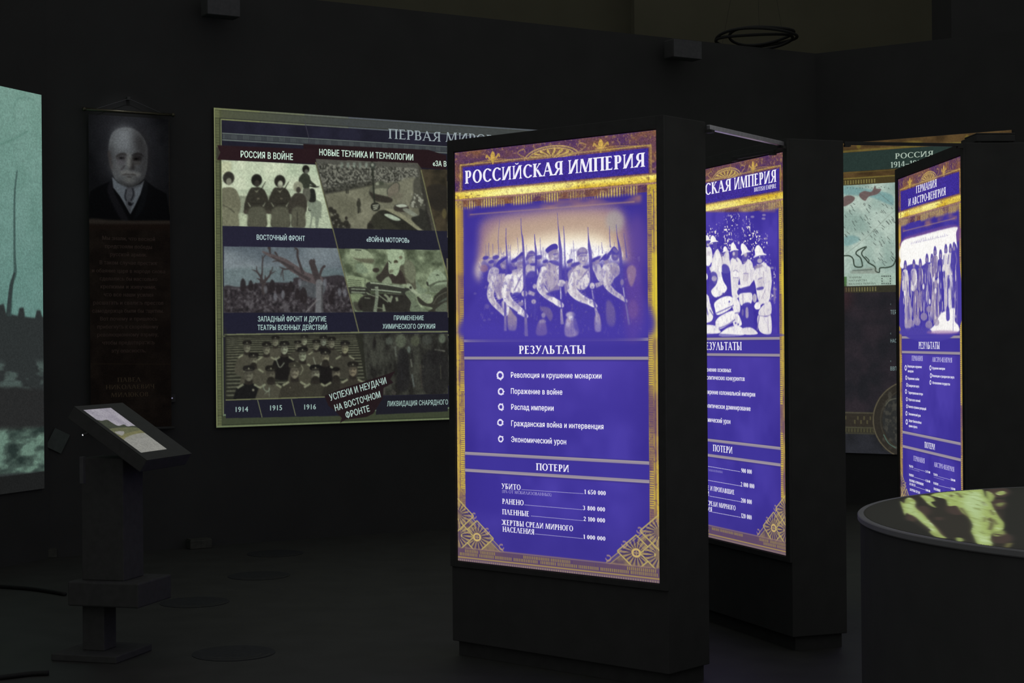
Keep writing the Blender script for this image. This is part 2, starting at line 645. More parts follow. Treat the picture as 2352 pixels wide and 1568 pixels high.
def glyph(ch, T, t):
    """Roman capitals from stems, hairlines, bowls and serifs; quads, cap height 1."""
    q = []
    s, sh = 0.075, 0.045

    def quad(*p): q.append(p)

    def ser(x, w, y, up):
        d = sh if up else -sh
        quad((x - s, y), (x + w + s, y), (x + w + s, y + d * .7), (x - s, y + d * .7))
        quad((x - s * .8, y + d * .6), (x + w + s * .8, y + d * .6), (x + w, y + d * 2.2), (x, y + d * 2.2))

    def stem(x, w=T, y0=0, y1=1, b=True, tp=True):
        quad((x, y0), (x + w, y0), (x + w, y1), (x, y1))
        if b: ser(x, w, y0, True)
        if tp: ser(x, w, y1, False)

    def bar(x0, x1, y, end=0, h=None):
        h = h or t
        quad((x0, y), (x1, y), (x1, y + h), (x0, y + h))
        if end > 0: quad((x1 - .05, y), (x1 + .01, y), (x1 + .03, y + .17), (x1 - .005, y + .17))
        if end < 0: quad((x1 - .05, y + h), (x1 + .01, y + h), (x1 + .03, y + h - .17), (x1 - .005, y + h - .17))

    def dg(x0, y0, x1, y1, w): quad((x0, y0), (x0 + w, y0), (x1 + w, y1), (x1, y1))

    def arc(cx, cy, rx, ry, a0, a1, tx=None, ty=None, n=14):
        tx, ty = tx or T, ty or t
        A = np.radians(np.linspace(a0, a1, n))
        o = [(cx + rx * math.cos(a), cy + ry * math.sin(a)) for a in A]
        i = [(cx + (rx - tx) * math.cos(a), cy + (ry - ty) * math.sin(a)) for a in A]
        for k in range(n - 1): quad(o[k], o[k + 1], i[k + 1], i[k])

    def bowl(x, y0, y1, w, left=False):
        m, r = (y0 + y1) / 2, (y1 - y0) / 2
        k = w * .45
        if left:
            arc(x - k, m, w - k, r, 90, 270)
            bar(x - k, x, y0); bar(x - k, x, y1 - t)
        else:
            arc(x + k, m, w - k, r, -90, 90)
            bar(x, x + k, y0); bar(x, x + k, y1 - t)

    if ch == ' ': return q, .34
    if ch == 'А':
        dg(.03, 0, .34, 1, t); dg(.62, 0, .30, 1, T); bar(.16, .60, .32); ser(.03, t, 0, True); ser(.62, T, 0, True); return q, .86
    if ch in 'ЛΛ':
        dg(.03, 0, .34, 1, t); dg(.62, 0, .30, 1, T); ser(.03, t, 0, True); ser(.62, T, 0, True); return q, .86
    if ch == 'Д':
        dg(.05, 0, .36, 1, t); dg(.62, 0, .31, 1, T); bar(.0, .84, 0, h=t * 1.2); return q, .88
    if ch in 'ВB': stem(.08); bowl(.2, .5 - t / 2, 1, .36); bowl(.2, 0, .5 + t / 2, .42); return q, .72
    if ch == 'Б': stem(.08); bar(.1, .55, 1 - t, -1); bowl(.2, 0, .55, .42); return q, .72
    if ch == 'Ь': stem(.08); bowl(.2, 0, .55, .42); return q, .72
    if ch == 'Ы': stem(.08); bowl(.2, 0, .55, .38); stem(.74); return q, 1.02
    if ch == 'Г': stem(.08); bar(.1, .54, 1 - t, -1); return q, .62
    if ch in 'ЕE': stem(.08); bar(.1, .52, 1 - t, -1); bar(.1, .46, .5); bar(.1, .56, 0, 1); return q, .67
    if ch == 'Ж':
        stem(.45, T * .85); dg(.0, 0, .42, .52, t * 1.7); dg(.02, 1, .42, .48, t * 1.7); dg(.9, 0, .52, .52, t * 1.9); dg(.86, 1, .52, .48, t * 1.5)
        for x in (.0, .9): ser(x, t, 0, True); ser(x, t, 1, False)
        return q, 1.12
    if ch in 'З3':
        arc(.25, .74, .28, .26, -80, 150); arc(.25, .26, .32, .28, -150, 85); return q, .66
    if ch in 'ИЙ':
        stem(.09, t * 1.25); stem(.68, t * 1.25); dg(.09, 0, .59, 1, T)
        if ch == 'Й': arc(.42, 1.22, .16, .14, 190, 350, .05, .07)
        return q, .90
    if ch == 'N': stem(.08, t); stem(.66, t); dg(.6, 0, .08, 1, T); return q, .86
    if ch == 'К': stem(.08); dg(.2, .48, .55, 1, t); dg(.60, 0, .26, .55, T); ser(.55, t, 1, False); ser(.60, T * .9, 0, True); return q, .84
    if ch in 'МM': dg(.04, 0, .12, 1, t); dg(.42, .02, .10, 1, T); dg(.44, .02, .76, 1, t); stem(.80, T); ser(.04, t, 0, True); return q, 1.10
    if ch in 'НH': stem(.08); stem(.64); bar(.2, .7, .48); return q, .90
    if ch == 'П': stem(.08); stem(.62); bar(.0, .86, 1 - t); return q, .89
    if ch in 'ОO': arc(.45, .5, .42, .52, 0, 360, n=30); return q, .90
    if ch in 'РP': stem(.08); bowl(.2, .42, 1, .40); return q, .66
    if ch in 'СC': arc(.46, .5, .43, .52, 42, 318, n=22); dg(.74, .76, .75, .94, .035); dg(.75, .08, .74, .22, .03); return q, .82
    if ch in 'ТT': stem(.30, tp=False); bar(.0, .76, 1 - t); quad((.0, 1), (.05, 1), (.02, .83), (-.02, .83)); quad((.71, 1), (.76, 1), (.78, .83), (.74, .83)); return q, .78
    if ch == 'У': dg(.30, .38, .02, 1, T); dg(.12, 0, .58, 1, t * 1.2); ser(.02, T, 1, False); ser(.58, t, 1, False); quad((.03, 0), (.2, 0), (.2, .07), (.03, .1)); return q, .74
    if ch == 'Х': dg(.56, 0, .05, 1, T); dg(.03, 0, .56, 1, t); ser(.03, t, 0, True); ser(.56, T, 0, True); ser(.05, T, 1, False); ser(.56, t, 1, False); return q, .80
    if ch == 'Ш': stem(.08); stem(.52); stem(.96); bar(.1, 1.1, 0); return q, 1.22
    if ch == 'Ц': stem(.08); stem(.62); bar(.0, .88, 0); quad((.82, 0), (.88, 0), (.9, -.18), (.86, -.18)); return q, .92
    if ch == 'Ч': stem(.54); arc(.36, .85, .30, .42, 180, 300); stem(.07, T, .8, 1, False); return q, .80
    if ch == 'Я': stem(.52); bowl(.6, .42, 1, .48, True); dg(.02, 0, .34, .47, T * .9); ser(.02, T * .8, 0, True); return q, .80
    if ch == 'Ю': stem(.08); bar(.2, .42, .48); arc(.70, .5, .34, .52, 0, 360, n=26); return q, 1.08
    if ch == 'R': stem(.08); bowl(.2, .42, 1, .40); dg(.62, 0, .30, .47, T); return q, .80
    if ch == 'I': stem(.08); return q, .36
    if ch == 'S': arc(.28, .74, .26, .26, 30, 270); arc(.26, .26, .28, .28, -150, 90); return q, .58
    if ch == '0': arc(.28, .5, .27, .5, 0, 360, n=24); return q, .58
    if ch == '1': stem(.12, T, tp=False); quad((.0, .86), (.14, 1), (.14, .9), (.02, .8)); return q, .40
    if ch == '2': arc(.26, .72, .27, .28, -40, 165); dg(.02, .05, .32, .55, T * .7); bar(.0, .54, 0, 1, t * 1.6); return q, .60
    if ch == '4': stem(.34, T, b=True, tp=False); dg(.0, .3, .32, 1, t); bar(.0, .56, .26); return q, .60
    if ch == '5': arc(.24, .3, .29, .31, -150, 110); stem(.06, t, .5, 1, False, False); bar(.06, .5, .88, h=t * 1.8); return q, .60
    if ch == '6': arc(.28, .3, .27, .31, 0, 360, n=22); arc(.5, .45, .5, .56, 95, 180); return q, .60
    if ch == '7': bar(.0, .54, 1 - t * 1.7, h=t * 1.7); dg(.12, 0, .40, .95, T * .8); return q, .58
    if ch == '8': arc(.28, .74, .23, .26, 0, 360, n=20); arc(.28, .26, .27, .27, 0, 360, n=20); return q, .60
    if ch == '9': arc(.28, .7, .27, .31, 0, 360, n=22); arc(.06, .55, .5, .56, -85, 0); return q, .60
    if ch in '-–': bar(.05, .34 if ch == '-' else .6, .36, h=t * 1.4); return q, .4 if ch == '-' else .66
    if ch == '(': arc(.4, .4, .3, .7, 130, 230, .07, .04); return q, .28
    if ch == ')': arc(-.15, .4, .3, .7, -50, 50, .07, .04); return q, .28
    if ch == '%': arc(.18, .76, .18, .24, 0, 360, .09); arc(.62, .24, .18, .24, 0, 360, .09); dg(.14, 0, .6, 1, .06); return q, .84
    if ch == '.': quad((.03, 0), (.13, 0), (.13, .1), (.03, .1)); return q, .2
    return q, .5


def serif(txt, wt=1.0):
    V, Fs, x = [], [], 0.0
    for ch in txt:
        q, w = glyph(ch, 0.19 * wt, 0.082 * (0.5 + 0.5 * wt))
        for f in q:
            Fs.append(tuple(range(len(V), len(V) + len(f))))
            V += [(x + px, py) for px, py in f]
        x += w + 0.035
    return np.array(V), Fs, x - 0.035


# ------------------------------------------------------------------ the three lightbox prints
LW, LH = 1.2256, 2.0


def lb_panel(right, d):
    d = np.array(d) / np.linalg.norm(d)
    return Panel((*(np.array(right) - d * LW), 2.468), (*d, 0), LW, LH)


P_RUS = lb_panel((0.6436, 7.2469), (0.74836, -0.66330))
P_BRI = lb_panel((1.3528, 8.1381), (0.347, -0.938))
P_GER = lb_panel((2.2996, 8.3729), (0.0286, -0.9996))

PUR, PURD, GOLD, YEL, BRN, MAU, RULE = (72, 62, 164), (58, 46, 138), (176, 146, 62), (226, 202, 74), (112, 72, 74), (104, 74, 130), (160, 150, 158)


def duo(l):
    """Tones of the old photographs as printed: violet shadows, cream lights."""
    k = [(0, (66, 56, 160)), (.25, (92, 80, 164)), (.5, (146, 132, 166)), (.75, (204, 196, 204)), (1, (252, 250, 246))]
    for (a, ca), (b_, cb) in zip(k, k[1:]):
        if l <= b_:
            t = (l - a) / (b_ - a)
            return (np.array(ca) * (1 - t) + np.array(cb) * t) / 255
    return np.array(k[-1][1]) / 255


def lb_base(p, seed):
    c = Canvas(p, 440, PUR)
    h, w = c.h, c.w
    c.design()
    one = np.ones((h, w))
    c.tex(one, (61, 50, 149), (74, 62, 165), 90, seed, 3)
    em = 1 - c.mask([(.10, .16), (.90, .16), (.90, .92), (.10, .92)], 42)
    c.comp(0, 0, em, np.array((52, 40, 128)) / 255, .45)
    yy = np.linspace(0, 1, h)[:, None] * one
    xx = np.linspace(0, 1, w)[None] * one
    c.R(.04, .40, .96, .62, (82, 66, 170), .5, 60)
    c.R(.04, .9, .96, 1.0, (60, 52, 140), .4, 30)
    # gilded, weathered frame: top band and sides
    topm = c.mask([(0, 0), (1, 0), (1, .135), (0, .135)])
    c.tex(topm, (84, 54, 92), (124, 84, 66), 26, seed + 1, 4, sx=2.5)
    n = vnoise(h, w, 5, 2, seed + 2)
    c.comp(0, 0, topm * np.clip((n - .60) * 5, 0, 1) * .45, np.array((186, 150, 80)) / 255, 1)
    for x0, x1, bright in ((0, .044, 1), (.957, 1, .9)):
        sm = c.mask([(x0, .118), (x1, .118), (x1, 1), (x0, 1)])
        c.tex(sm, (124, 94, 94), (196, 168, 66), 60, seed + int(x0 * 9) + 3, 3, sx=.6, lo=.32, hi=.62)
        nn = vnoise(h, w, 4, 2, seed + 5)
        c.comp(0, 0, sm * np.clip((nn - .56) * 5, 0, 1) * .45, np.array((92, 62, 96)) / 255, 1)
        inner0, inner1 = (.022, .042) if x0 == 0 else (.959, .977)
        # short cross bars of the fluted border, in runs of bright and dull gold
        y, k = .14, 0
        rr = random.Random(seed + int(x0 * 5))
        while y < .985:
            L = rr.uniform(.045, .09)
            br = rr.random() * (.9 if y > .3 else .5)
            yb = y
            while yb < min(y + L, .985):
                c.R(inner0, yb, inner1, yb + .0028, (216, 190, 76) if br > .35 else (120, 88, 104), .35 + .5 * br)
                c.R(inner0, yb + .0028, inner1, yb + .005, (86, 62, 112), .55)
                yb += .005
            y += L
        e = .004 if x0 == 0 else .992
        c.R(e, .13, e + .005, 1, (196, 166, 84), .7)
        c.R(e - .008 if x0 else e + .011, .13, (e - .008 if x0 else e + .011) + .004, 1, (88, 60, 108), .6)
    # brighter yellow-gold stretches printed on the side bands
    c.R(.0, .135, .04, .30, (222, 186, 52), .55, 5)
    c.R(.0, .30, .03, .50, (206, 172, 62), .35, 5)
    c.R(.975, .27, 1, .46, (228, 206, 60), .7, 4)
    c.R(.967, .46, 1, .58, (196, 172, 70), .4, 5)
    c.R(.0, .85, .03, 1, (150, 134, 74), .4, 6)
    # shell and lilies of the top band
    cx, cy = .505, .038
    c.E(cx, cy, .115, .022, (152, 122, 62), .7, 2)
    for k in range(17):
        an = math.pi * (k + .5) / 17
        c.S([(cx + .02 * math.cos(an), cy - .004 * math.sin(an)), (cx + .108 * math.cos(an), cy - .021 * math.sin(an))], .0075, (214, 188, 84) if k % 2 else (126, 92, 70), .9, 0, False)
    t = np.linspace(0, math.pi, 24)
    for rx, ry in ((.118, .023), (.135, .028)):
        c.S([(cx + rx * math.cos(i), cy - ry * math.sin(i)) for i in t], .004, (206, 178, 92), .7, 0, False)
    for lx in (.205, .745):
        c.P([(lx, .006), (lx + .012, .018), (lx, .030), (lx - .012, .018)], (212, 176, 78), .9, .4)
        for sgn in (-1, 1):
            c.S([(lx, .03), (lx + sgn * .018, .022), (lx + sgn * .032, .016), (lx + sgn * .036, .022)], .006, (206, 170, 78), .8)
        c.R(lx - .028, .026, lx + .028, .0285, (206, 170, 78), .7)
        c.R(lx - .004, .028, lx + .004, .038, (206, 170, 78), .7)
    for sgn in (-1, 1):
        c.S([(cx + sgn * .12, .034), (cx + sgn * .17, .018), (cx + sgn * .14, .010), (cx + sgn * .13, .018)], .004, (186, 150, 84), .6)
        c.S([(cx + sgn * .20, .032), (cx + sgn * .30, .026), (cx + sgn * .42, .032)], .003, (186, 150, 84), .45)
    # title field with its gold lines, the bright ledge and the ragged fringe below
    c.R(.030, .030, .976, .034, (190, 160, 78), .75, .4)
    c.R(.026, .030, .036, .118, (190, 160, 78), .5, .4)
    c.R(.970, .030, .980, .118, (190, 160, 78), .5, .4)
    c.R(.044, .038, .964, .093, (60, 46, 146))
    c.R(.28, .038, .75, .060, (84, 58, 146), .6, 22)
    c.R(.0, .095, 1, .1005, (138, 104, 84), .9)
    lm = c.mask([(0, .0985), (1, .0985), (1, .1145), (0, .1145)], 1)
    c.tex(lm, (206, 168, 46), (246, 234, 128), 40, seed + 8, 3, sx=4)
    c.comp(0, 0, lm * np.clip((vnoise(h, w, 4, 2, seed + 9, 2) - .62) * 6, 0, 1) * .6, np.array((124, 92, 66)) / 255, 1)
    c.E(.40, .107, .24, .006, (255, 246, 170), .9, 6)
    c.R(.0, .1155, 1, .1185, (158, 118, 110), .9)
    fr = c.mask([(.03, .1185), (.97, .1185), (.97, .139), (.03, .139)], 2)
    ragged = np.clip((vnoise(h, w, 46, 3, seed + 10) - .38) * 5, 0, 1)
    bars = (np.arange(w) % 7 < 3)[None] * one
    c.comp(0, 0, fr * ragged * .75, np.array((122, 96, 110)) / 255, 1)
    c.comp(0, 0, fr * ragged * bars * .85, np.array((212, 188, 96)) / 255, 1)
    # the worn second moulding across the top of the picture
    sm = c.mask([(.07, .138), (.93, .138), (.93, .156), (.07, .156)], 4)
    c.comp(0, 0, sm * np.clip((vnoise(h, w, 30, 3, seed + 11, 3) - .40) * 4, 0, 1) * .75, np.array((166, 118, 104)) / 255, 1)
    c.R(.08, .1535, .90, .1555, (214, 172, 110), .6, .8)
    # double rules of the two headings
    for y in (.458, .500, .7325, .7735):
        c.R(.043, y - .0015, .957, y + .0095, (54, 44, 124), .8, 1)
        c.R(.043, y, .957, y + .007, RULE)
        c.R(.043, y + .0028, .957, y + .0038, (128, 118, 140), .7)
    c.R(.043, .4665, .957, .4985, (62, 52, 150), .8, 2)
    c.R(.043, .7405, .957, .772, (62, 52, 150), .8, 2)
    # corner ornaments and the brick-like bottom band
    for sgn in (1, -1):
        X = (lambda x: x) if sgn > 0 else (lambda x: 1 - x)
        om = c.mask([(X(0), .865), (X(.245), .972), (X(.245), .985), (X(0), .985)], 3)
        c.tex(om, (88, 70, 96), (132, 112, 92), 16, seed + 12 + sgn, 3)
        G = (160, 140, 104)
        for o, wd in ((0, .0032), (.014, .0022)):
            c.S([(X(.0), .858 + o), (X(.245 - o), .966 + o * .3)], wd, G, .85, 0, False)
        for cx, cy in ((.105, .938), (0.0, .938), (0.0, .888)):
            rx, ry = .088, .040
            for k in range(36):
                an = 2 * math.pi * k / 36
                ca, sa = math.cos(an), math.sin(an)
                m = 1 / (abs(ca) + abs(sa))
                x0, y0, x1, y1 = cx + .025 * ca, cy + .012 * sa, cx + rx * m * ca * .93, cy + ry * m * sa * .93
                if x1 < 0.002: continue
                c.S([(X(max(x0, 0)), y0), (X(x1), y1)], .0045, (62, 50, 98) if k % 2 else (164, 142, 98), .75, 0, False)
            dm = [(cx, cy - ry), (cx + rx, cy), (cx, cy + ry), (cx - rx, cy)]
            for a_, b_ in zip(dm, dm[1:] + dm[:1]):
                if min(a_[0], b_[0]) < -.001: continue
                c.S([(X(a_[0]), a_[1]), (X(b_[0]), b_[1])], .0038, (184, 166, 100), .9, 0, False)
            if cx > 0:
                c.E(X(cx), cy, .022, .0105, (206, 180, 110), .9)
                c.E(X(cx), cy, .013, .006, (80, 60, 100), .9)
                c.R(min(X(cx - .012), X(cx + .012)), cy - .0012, max(X(cx - .012), X(cx + .012)), cy + .0012, G)
                c.R(X(cx) - .0025, cy - .006, X(cx) + .0025, cy + .006, G)
        for k in range(4):
            cx, cy = .052, .912
            d = .010 + .007 * k
            for sx, sy in ((1, 1), (1, -1), (-1, 1), (-1, -1)):
                c.S([(X(cx + sx * .008), cy + sy * (d * .55 + .003)), (X(cx + sx * d * 1.5), cy + sy * .003)], .0022, (172, 150, 106), .7, 0, False)
        for ex, ey in ((.09, .893), (.16, .927), (.235, .962)):
            for a0 in range(0, 300, 40):
                pass
            t = np.linspace(0, 1.7 * math.pi, 14)
            c.S([(X(ex + .012 * math.cos(i)), ey - .006 + .006 * math.sin(i)) for i in t], .004, (190, 160, 120), .6)
    c.R(0, .968, 1, 1, (92, 70, 100), .9, 1)
    c.R(.04, .966, .96, .969, (150, 124, 104), .8, .5)
    rr = random.Random(seed + 40)
    for row, (y0, y1) in enumerate(((.9705, .978), (.979, .9865))):
        x = -.05 + .06 * row
        while x < 1:
            L = rr.uniform(.06, .13)
            br = rr.random()
            xb = x
            while xb < x + L:
                c.R(max(xb, .002), y0, min(xb + .0055, .998), y1, (150, 130, 80) if br > .55 else (98, 76, 94), .85)
                xb += .009
            x += L + .012
    c.R(0, .989, 1, .9925, (168, 144, 84), .9, .4)
    c.R(0, .9945, 1, 1, (110, 90, 104), 1)
    for k in range(90):
        c.R(k / 90, .9955, k / 90 + .005, 1, (150, 132, 112), .8)
    c.grain(topm, .22, 2, seed + 60)
    return c


WHT = (240, 238, 250)
T2 = (1020, 760, 1359 / 520)


def heads(c):
    c.src = P_RUS
    c.map = None
    c.frame(*T2)
    c.text('РЕЗУЛЬТАТЫ', (450, 137), (850, 140), (450, 88), WHT, a='flat')
    c.text('ПОТЕРИ', (553, 834), (752, 846), (553, 793), WHT, a='flat')
    c.src = None


def rifle(c, pts, w, l):
    c.S(pts, w, l, .9, 1.2)


def arm(c, pts, w, l):
    c.S(pts, w, l, 1, 2)
    c.S([(x + k * .26, y + k * .10) for (x, y), k in zip(pts, w)], [k * .40 for k in w], l - .30, .75, 9)
    c.S([(x - k * .40, y + k * .02) for (x, y), k in zip(pts, w)], [k * .14 for k in w], l - .22, .6, 5)


def paint_russia():
    c = lb_base(P_RUS, 11)
    c.cmap = duo
    # sky
    c.frame(0, 0, 1)
    c.P([(1112, 505), (1200, 486), (1330, 474), (1420, 478), (1446, 540), (1448, 620), (1440, 660), (1300, 668), (1120, 650), (1100, 620), (1100, 560)], (150, 118, 138), .95, 11)
    c.P([(1135, 520), (1230, 496), (1330, 486), (1402, 496), (1430, 560), (1432, 640), (1300, 660), (1116, 636), (1106, 590)], (188, 162, 142), .95, 13)
    c.P([(1140, 585), (1200, 552), (1290, 535), (1380, 540), (1430, 590), (1434, 660), (1118, 640), (1106, 600)], (236, 222, 196), .95, 11)
    c.P([(1118, 610), (1180, 584), (1260, 562), (1350, 556), (1410, 580), (1422, 640), (1412, 655), (1126, 640)], (255, 253, 248), 1, 10)
    c.E(1412, 508, 21, 25, (166, 160, 158), .75, 5)
    c.E(1462, 560, 22, 70, (110, 80, 150), .6, 12)
    c.grain(c.mask([(1090, 480), (1450, 460), (1450, 650), (1090, 650)], 10), .05, 2, 77)
    # the dark mass of the column of men
    c.P([(1098, 668), (1108, 610), (1135, 600), (1200, 600), (1300, 608), (1400, 600), (1452, 606), (1470, 660), (1474, 780), (1075, 782), (1084, 700)], (70, 58, 158), .97, 7)
    c.P([(1440, 600), (1470, 620), (1478, 700), (1468, 770), (1440, 772), (1434, 680)], (104, 72, 150), .6, 9)
    # rear ranks
    A = (1085, 470, 4.902)
    Bf = (1270, 470, 4.9)
    c.frame(*A)
    for x, y, r, l in ((150, 605, 36, .18), (262, 600, 40, .3), (212, 650, 34, .3), (745, 600, 42, .35), (822, 645, 34, .3), (470, 640, 40, .55), (640, 590, 20, .3), (870, 660, 30, .3)):
        c.E(x, y + 22, r * .8, r * .95, .55, .8, 2)
        c.E(x, y - 8, r, r * .62, l * .5, .95, 2, -.3)
        c.E(x - r * .5, y + 60, r * .9, r, .28, .6, 5)
    c.E(130, 715, 45, 42, (150, 112, 130), .7, 6)
    c.P([(170, 850), (190, 740), (240, 700), (300, 730), (280, 800), (215, 880)], .72, .9, 3)
    c.E(165, 1145, 28, 26, .35, .6, 5)
    for x, y in ((160, 925), (30, 1000), (190, 1290), (220, 1220), (135, 1300), (800, 1300), (790, 1240)):
        c.E(x, y, 18, 12, .35, .5, 4)
    c.P([(405, 1180), (490, 1210), (495, 1390), (440, 1415), (400, 1380)], (176, 160, 160), .75, 6)
    c.P([(760, 1150), (860, 1160), (905, 1240), (880, 1310), (840, 1260), (790, 1200)], (132, 116, 150), .6, 5)
    c.P([(740, 1330), (800, 1290), (835, 1380), (830, 1460), (720, 1460)], (150, 128, 160), .7, 7)
    c.E(800, 1245, 22, 30, .6, .7, 4)
    c.E(790, 1315, 40, 20, .55, .7, 4)
    c.frame(*Bf)
    for x, y, r, l in ((190, 640, 36, .4), (285, 665, 32, .4), (465, 625, 38, .15), (505, 605, 34, .2), (600, 605, 40, .2), (240, 680, 40, .45)):
        c.E(x, y + 24, r * .8, r * .95, .5, .8, 2)
        c.E(x, y - 6, r * 1.1, r * .55, l * .4, .95, 2, -.5)
    c.P([(170, 760), (230, 720), (240, 800), (215, 960), (175, 850)], .6, .8, 5)
    c.P([(440, 690), (520, 670), (560, 760), (555, 860), (510, 850), (470, 770)], .78, .9, 3)
    c.P([(835, 720), (890, 680), (935, 730), (920, 850), (880, 920), (845, 840)], (160, 130, 146), .7, 6)
    c.E(900, 1180, 60, 110, (124, 90, 150), .45, 14)
    c.P([(600, 1100), (650, 1090), (700, 1200), (690, 1360), (610, 1330)], (136, 120, 152), .5, 9)
    c.P([(150, 1290), (210, 1270), (262, 1300), (282, 1460), (140, 1470)], (196, 180, 186), .85, 7)
    c.E(200, 1240, 55, 35, .7, .8, 5)
    c.E(210, 1275, 28, 26, .95, .8, 3)
    c.P([(470, 1260), (520, 1230), (545, 1400), (500, 1430), (470, 1400)], (196, 176, 180), .75, 5)
    # thin rear rifles
    c.frame(*A)
    for pts, w in (([(185, 430), (183, 520), (190, 600)], 7), ([(230, 440), (232, 600)], 5), ([(308, 160), (290, 380), (296, 500), (300, 600)], [4, 6, 9, 9]), ([(320, 480), (324, 600)], 5), ([(405, 450), (410, 640)], 5), ([(430, 450), (425, 640)], 5), ([(505, 370), (520, 540)], 5), ([(762, 370), (768, 500), (778, 620)], [5, 7, 12]), ([(795, 480), (796, 620)], 6), ([(610, 450), (612, 560)], 5), ([(150, 450), (152, 570)], 4)):
        c.S(pts, w, .28, .75, 1.2)
    c.frame(*Bf)
    for pts, w in (([(118, 240), (128, 380), (135, 640), (150, 860)], [5, 12, 18, 16]), ([(215, 500), (218, 640)], 5), ([(228, 400), (236, 540), (240, 660)], [4, 7, 9]), ([(515, 460), (515, 570)], 5), ([(548, 420), (558, 550)], [4, 12]), ([(637, 240), (643, 440), (652, 480)], [5, 10, 18]), ([(690, 420), (692, 520)], 4), ([(798, 320), (815, 450), (830, 600)], [5, 10, 18]), ([(186, 560), (190, 620)], 5)):
        c.S(pts, w, .24, .8, 1.2)
    # front rank, left to right
    c.frame(*A)
    c.P([(230, 830), (265, 790), (335, 775), (385, 800), (392, 980), (300, 1070), (262, 1000), (240, 900)], .62, 1, 2.5)
    c.P([(290, 900), (370, 880), (380, 980), (310, 1050)], .48, .7, 6)
    arm(c, [(250, 830), (212, 950), (205, 1030), (240, 1100), (320, 1185), (365, 1235)], [84, 80, 74, 66, 54, 40], .82)
    for k in range(6): c.S([(198 + k * 14, 1000 + k * 26), (250 + k * 14, 985 + k * 26)], 8, .6, .6, 1.5)
    c.P([(330, 1100), (390, 1050), (412, 1150), (390, 1240), (350, 1200)], .7, .9, 3)
    c.S([(405, 1150), (385, 1235), (340, 1225)], [26, 30, 24], .9, .9, 2)
    c.P([(315, 660), (350, 630), (388, 650), (388, 700), (365, 728), (325, 712)], .5, 1, 2)
    c.E(352, 690, 16, 12, .8, .7, 3)
    c.P([(268, 690), (282, 645), (330, 603), (380, 580), (398, 600), (365, 625), (312, 665)], .06, 1, 1.5)
    c.E(340, 745, 40, 26, .12, .9, 4)
    rifle(c, [(380, 260), (378, 400), (384, 490), (388, 600), (378, 860), (370, 1100), (368, 1420)], [5, 9, 14, 22, 24, 24, 28], .2)
    c.S([(370, 1250), (372, 1420)], [22, 30], .5, .8, 2)
    c.P([(600, 700), (650, 670), (720, 700), (735, 800), (600, 815)], .72, 1, 3)
    c.P([(600, 800), (735, 780), (740, 1180), (600, 1180)], .08, .9, 6)
    c.E(668, 622, 40, 52, .58, 1, 2)
    c.E(685, 615, 16, 24, .8, .7, 3)
    c.P([(598, 606), (622, 545), (668, 515), (706, 540), (704, 572), (650, 590), (612, 632)], .3, 1, 2)
    c.S([(628, 560), (700, 560)], 10, .6, .6, 2)
    c.E(680, 672, 34, 18, .1, .9, 3)
    rifle(c, [(698, 330), (706, 440), (716, 560), (712, 900), (700, 1290)], [6, 14, 24, 24, 22], .12)
    c.E(700, 920, 20, 28, .75, .9, 2)
    c.E(690, 1090, 26, 26, .65, .9, 2)
    c.P([(395, 830), (460, 765), (575, 770), (590, 880), (530, 1010), (455, 1005), (400, 930)], .84, 1, 2)
    c.P([(470, 800), (560, 790), (560, 900), (480, 980)], .95, .8, 6)
    c.S([(560, 780), (470, 970)], [14, 18], .42, .8, 2)
    c.P([(440, 1010), (560, 1000), (610, 1150), (560, 1300), (440, 1190)], .06, .9, 5)
    c.E(545, 1110, 32, 24, .55, .7, 5)
    c.E(560, 1085, 8, 14, .95, .8, 1.5)
    arm(c, [(412, 830), (382, 950), (378, 1020), (420, 1090), (490, 1150), (545, 1195), (610, 1255)], [96, 96, 92, 84, 74, 62, 36], .9)
    for k in range(7): c.S([(350 + k * 22, 1010 + k * 22), (440 + k * 22, 985 + k * 24)], 7, .68, .5, 1.5)
    c.S([(520, 1200), (600, 1250)], [56, 40], .95, .9, 2)
    for k in range(3): c.S([(560 + k * 8, 1235 - k * 14), (612, 1268 - k * 12)], 5, .5, .7, 1)
    c.E(585, 1000, 32, 34, .8, 1, 2)
    for k in range(3): c.S([(560, 985 + k * 18), (612, 992 + k * 16)], 5, .52, .7, 1.5)
    c.S([(630, 985), (700, 1010)], [46, 40], .6, .9, 3)
    c.P([(500, 660), (540, 640), (580, 645), (580, 720), (545, 742), (505, 720)], .46, 1, 2)
    c.E(560, 690, 22, 28, .6, .6, 4)
    c.P([(440, 652), (468, 610), (520, 565), (558, 530), (580, 550), (566, 600), (506, 628)], .1, 1, 1.5)
    c.P([(508, 610), (566, 570), (572, 612), (520, 632)], .45, .7, 2.5)
    c.P([(450, 740), (560, 720), (575, 770), (470, 790)], .7, .8, 4)
    rifle(c, [(547, 150), (552, 300), (565, 380), (575, 520), (585, 760), (590, 1000), (598, 1200), (606, 1480)], [5, 9, 18, 24, 34, 26, 24, 38], .2)
    c.S([(592, 1060), (598, 1180)], 8, .9, .8, 1.2)
    c.S([(600, 1270), (608, 1480)], [26, 38], .48, .85, 2)
    c.P([(770, 745), (830, 680), (900, 650), (975, 690), (1000, 760), (980, 950), (880, 990), (835, 930), (790, 850)], .66, 1, 2.5)
    c.P([(830, 860), (960, 780), (975, 960), (870, 985)], .42, .85, 7)
    c.P([(880, 800), (960, 720), (975, 830), (860, 940)], .68, .8, 6)
    c.S([(975, 700), (830, 890)], [12, 14], .3, .8, 1.5)
    c.P([(835, 770), (890, 740), (870, 790)], .3, .7, 3)
    arm(c, [(802, 730), (772, 860), (768, 930), (810, 990), (880, 1050), (935, 1085), (1005, 1130)], [70, 82, 90, 84, 70, 62, 46], .9)
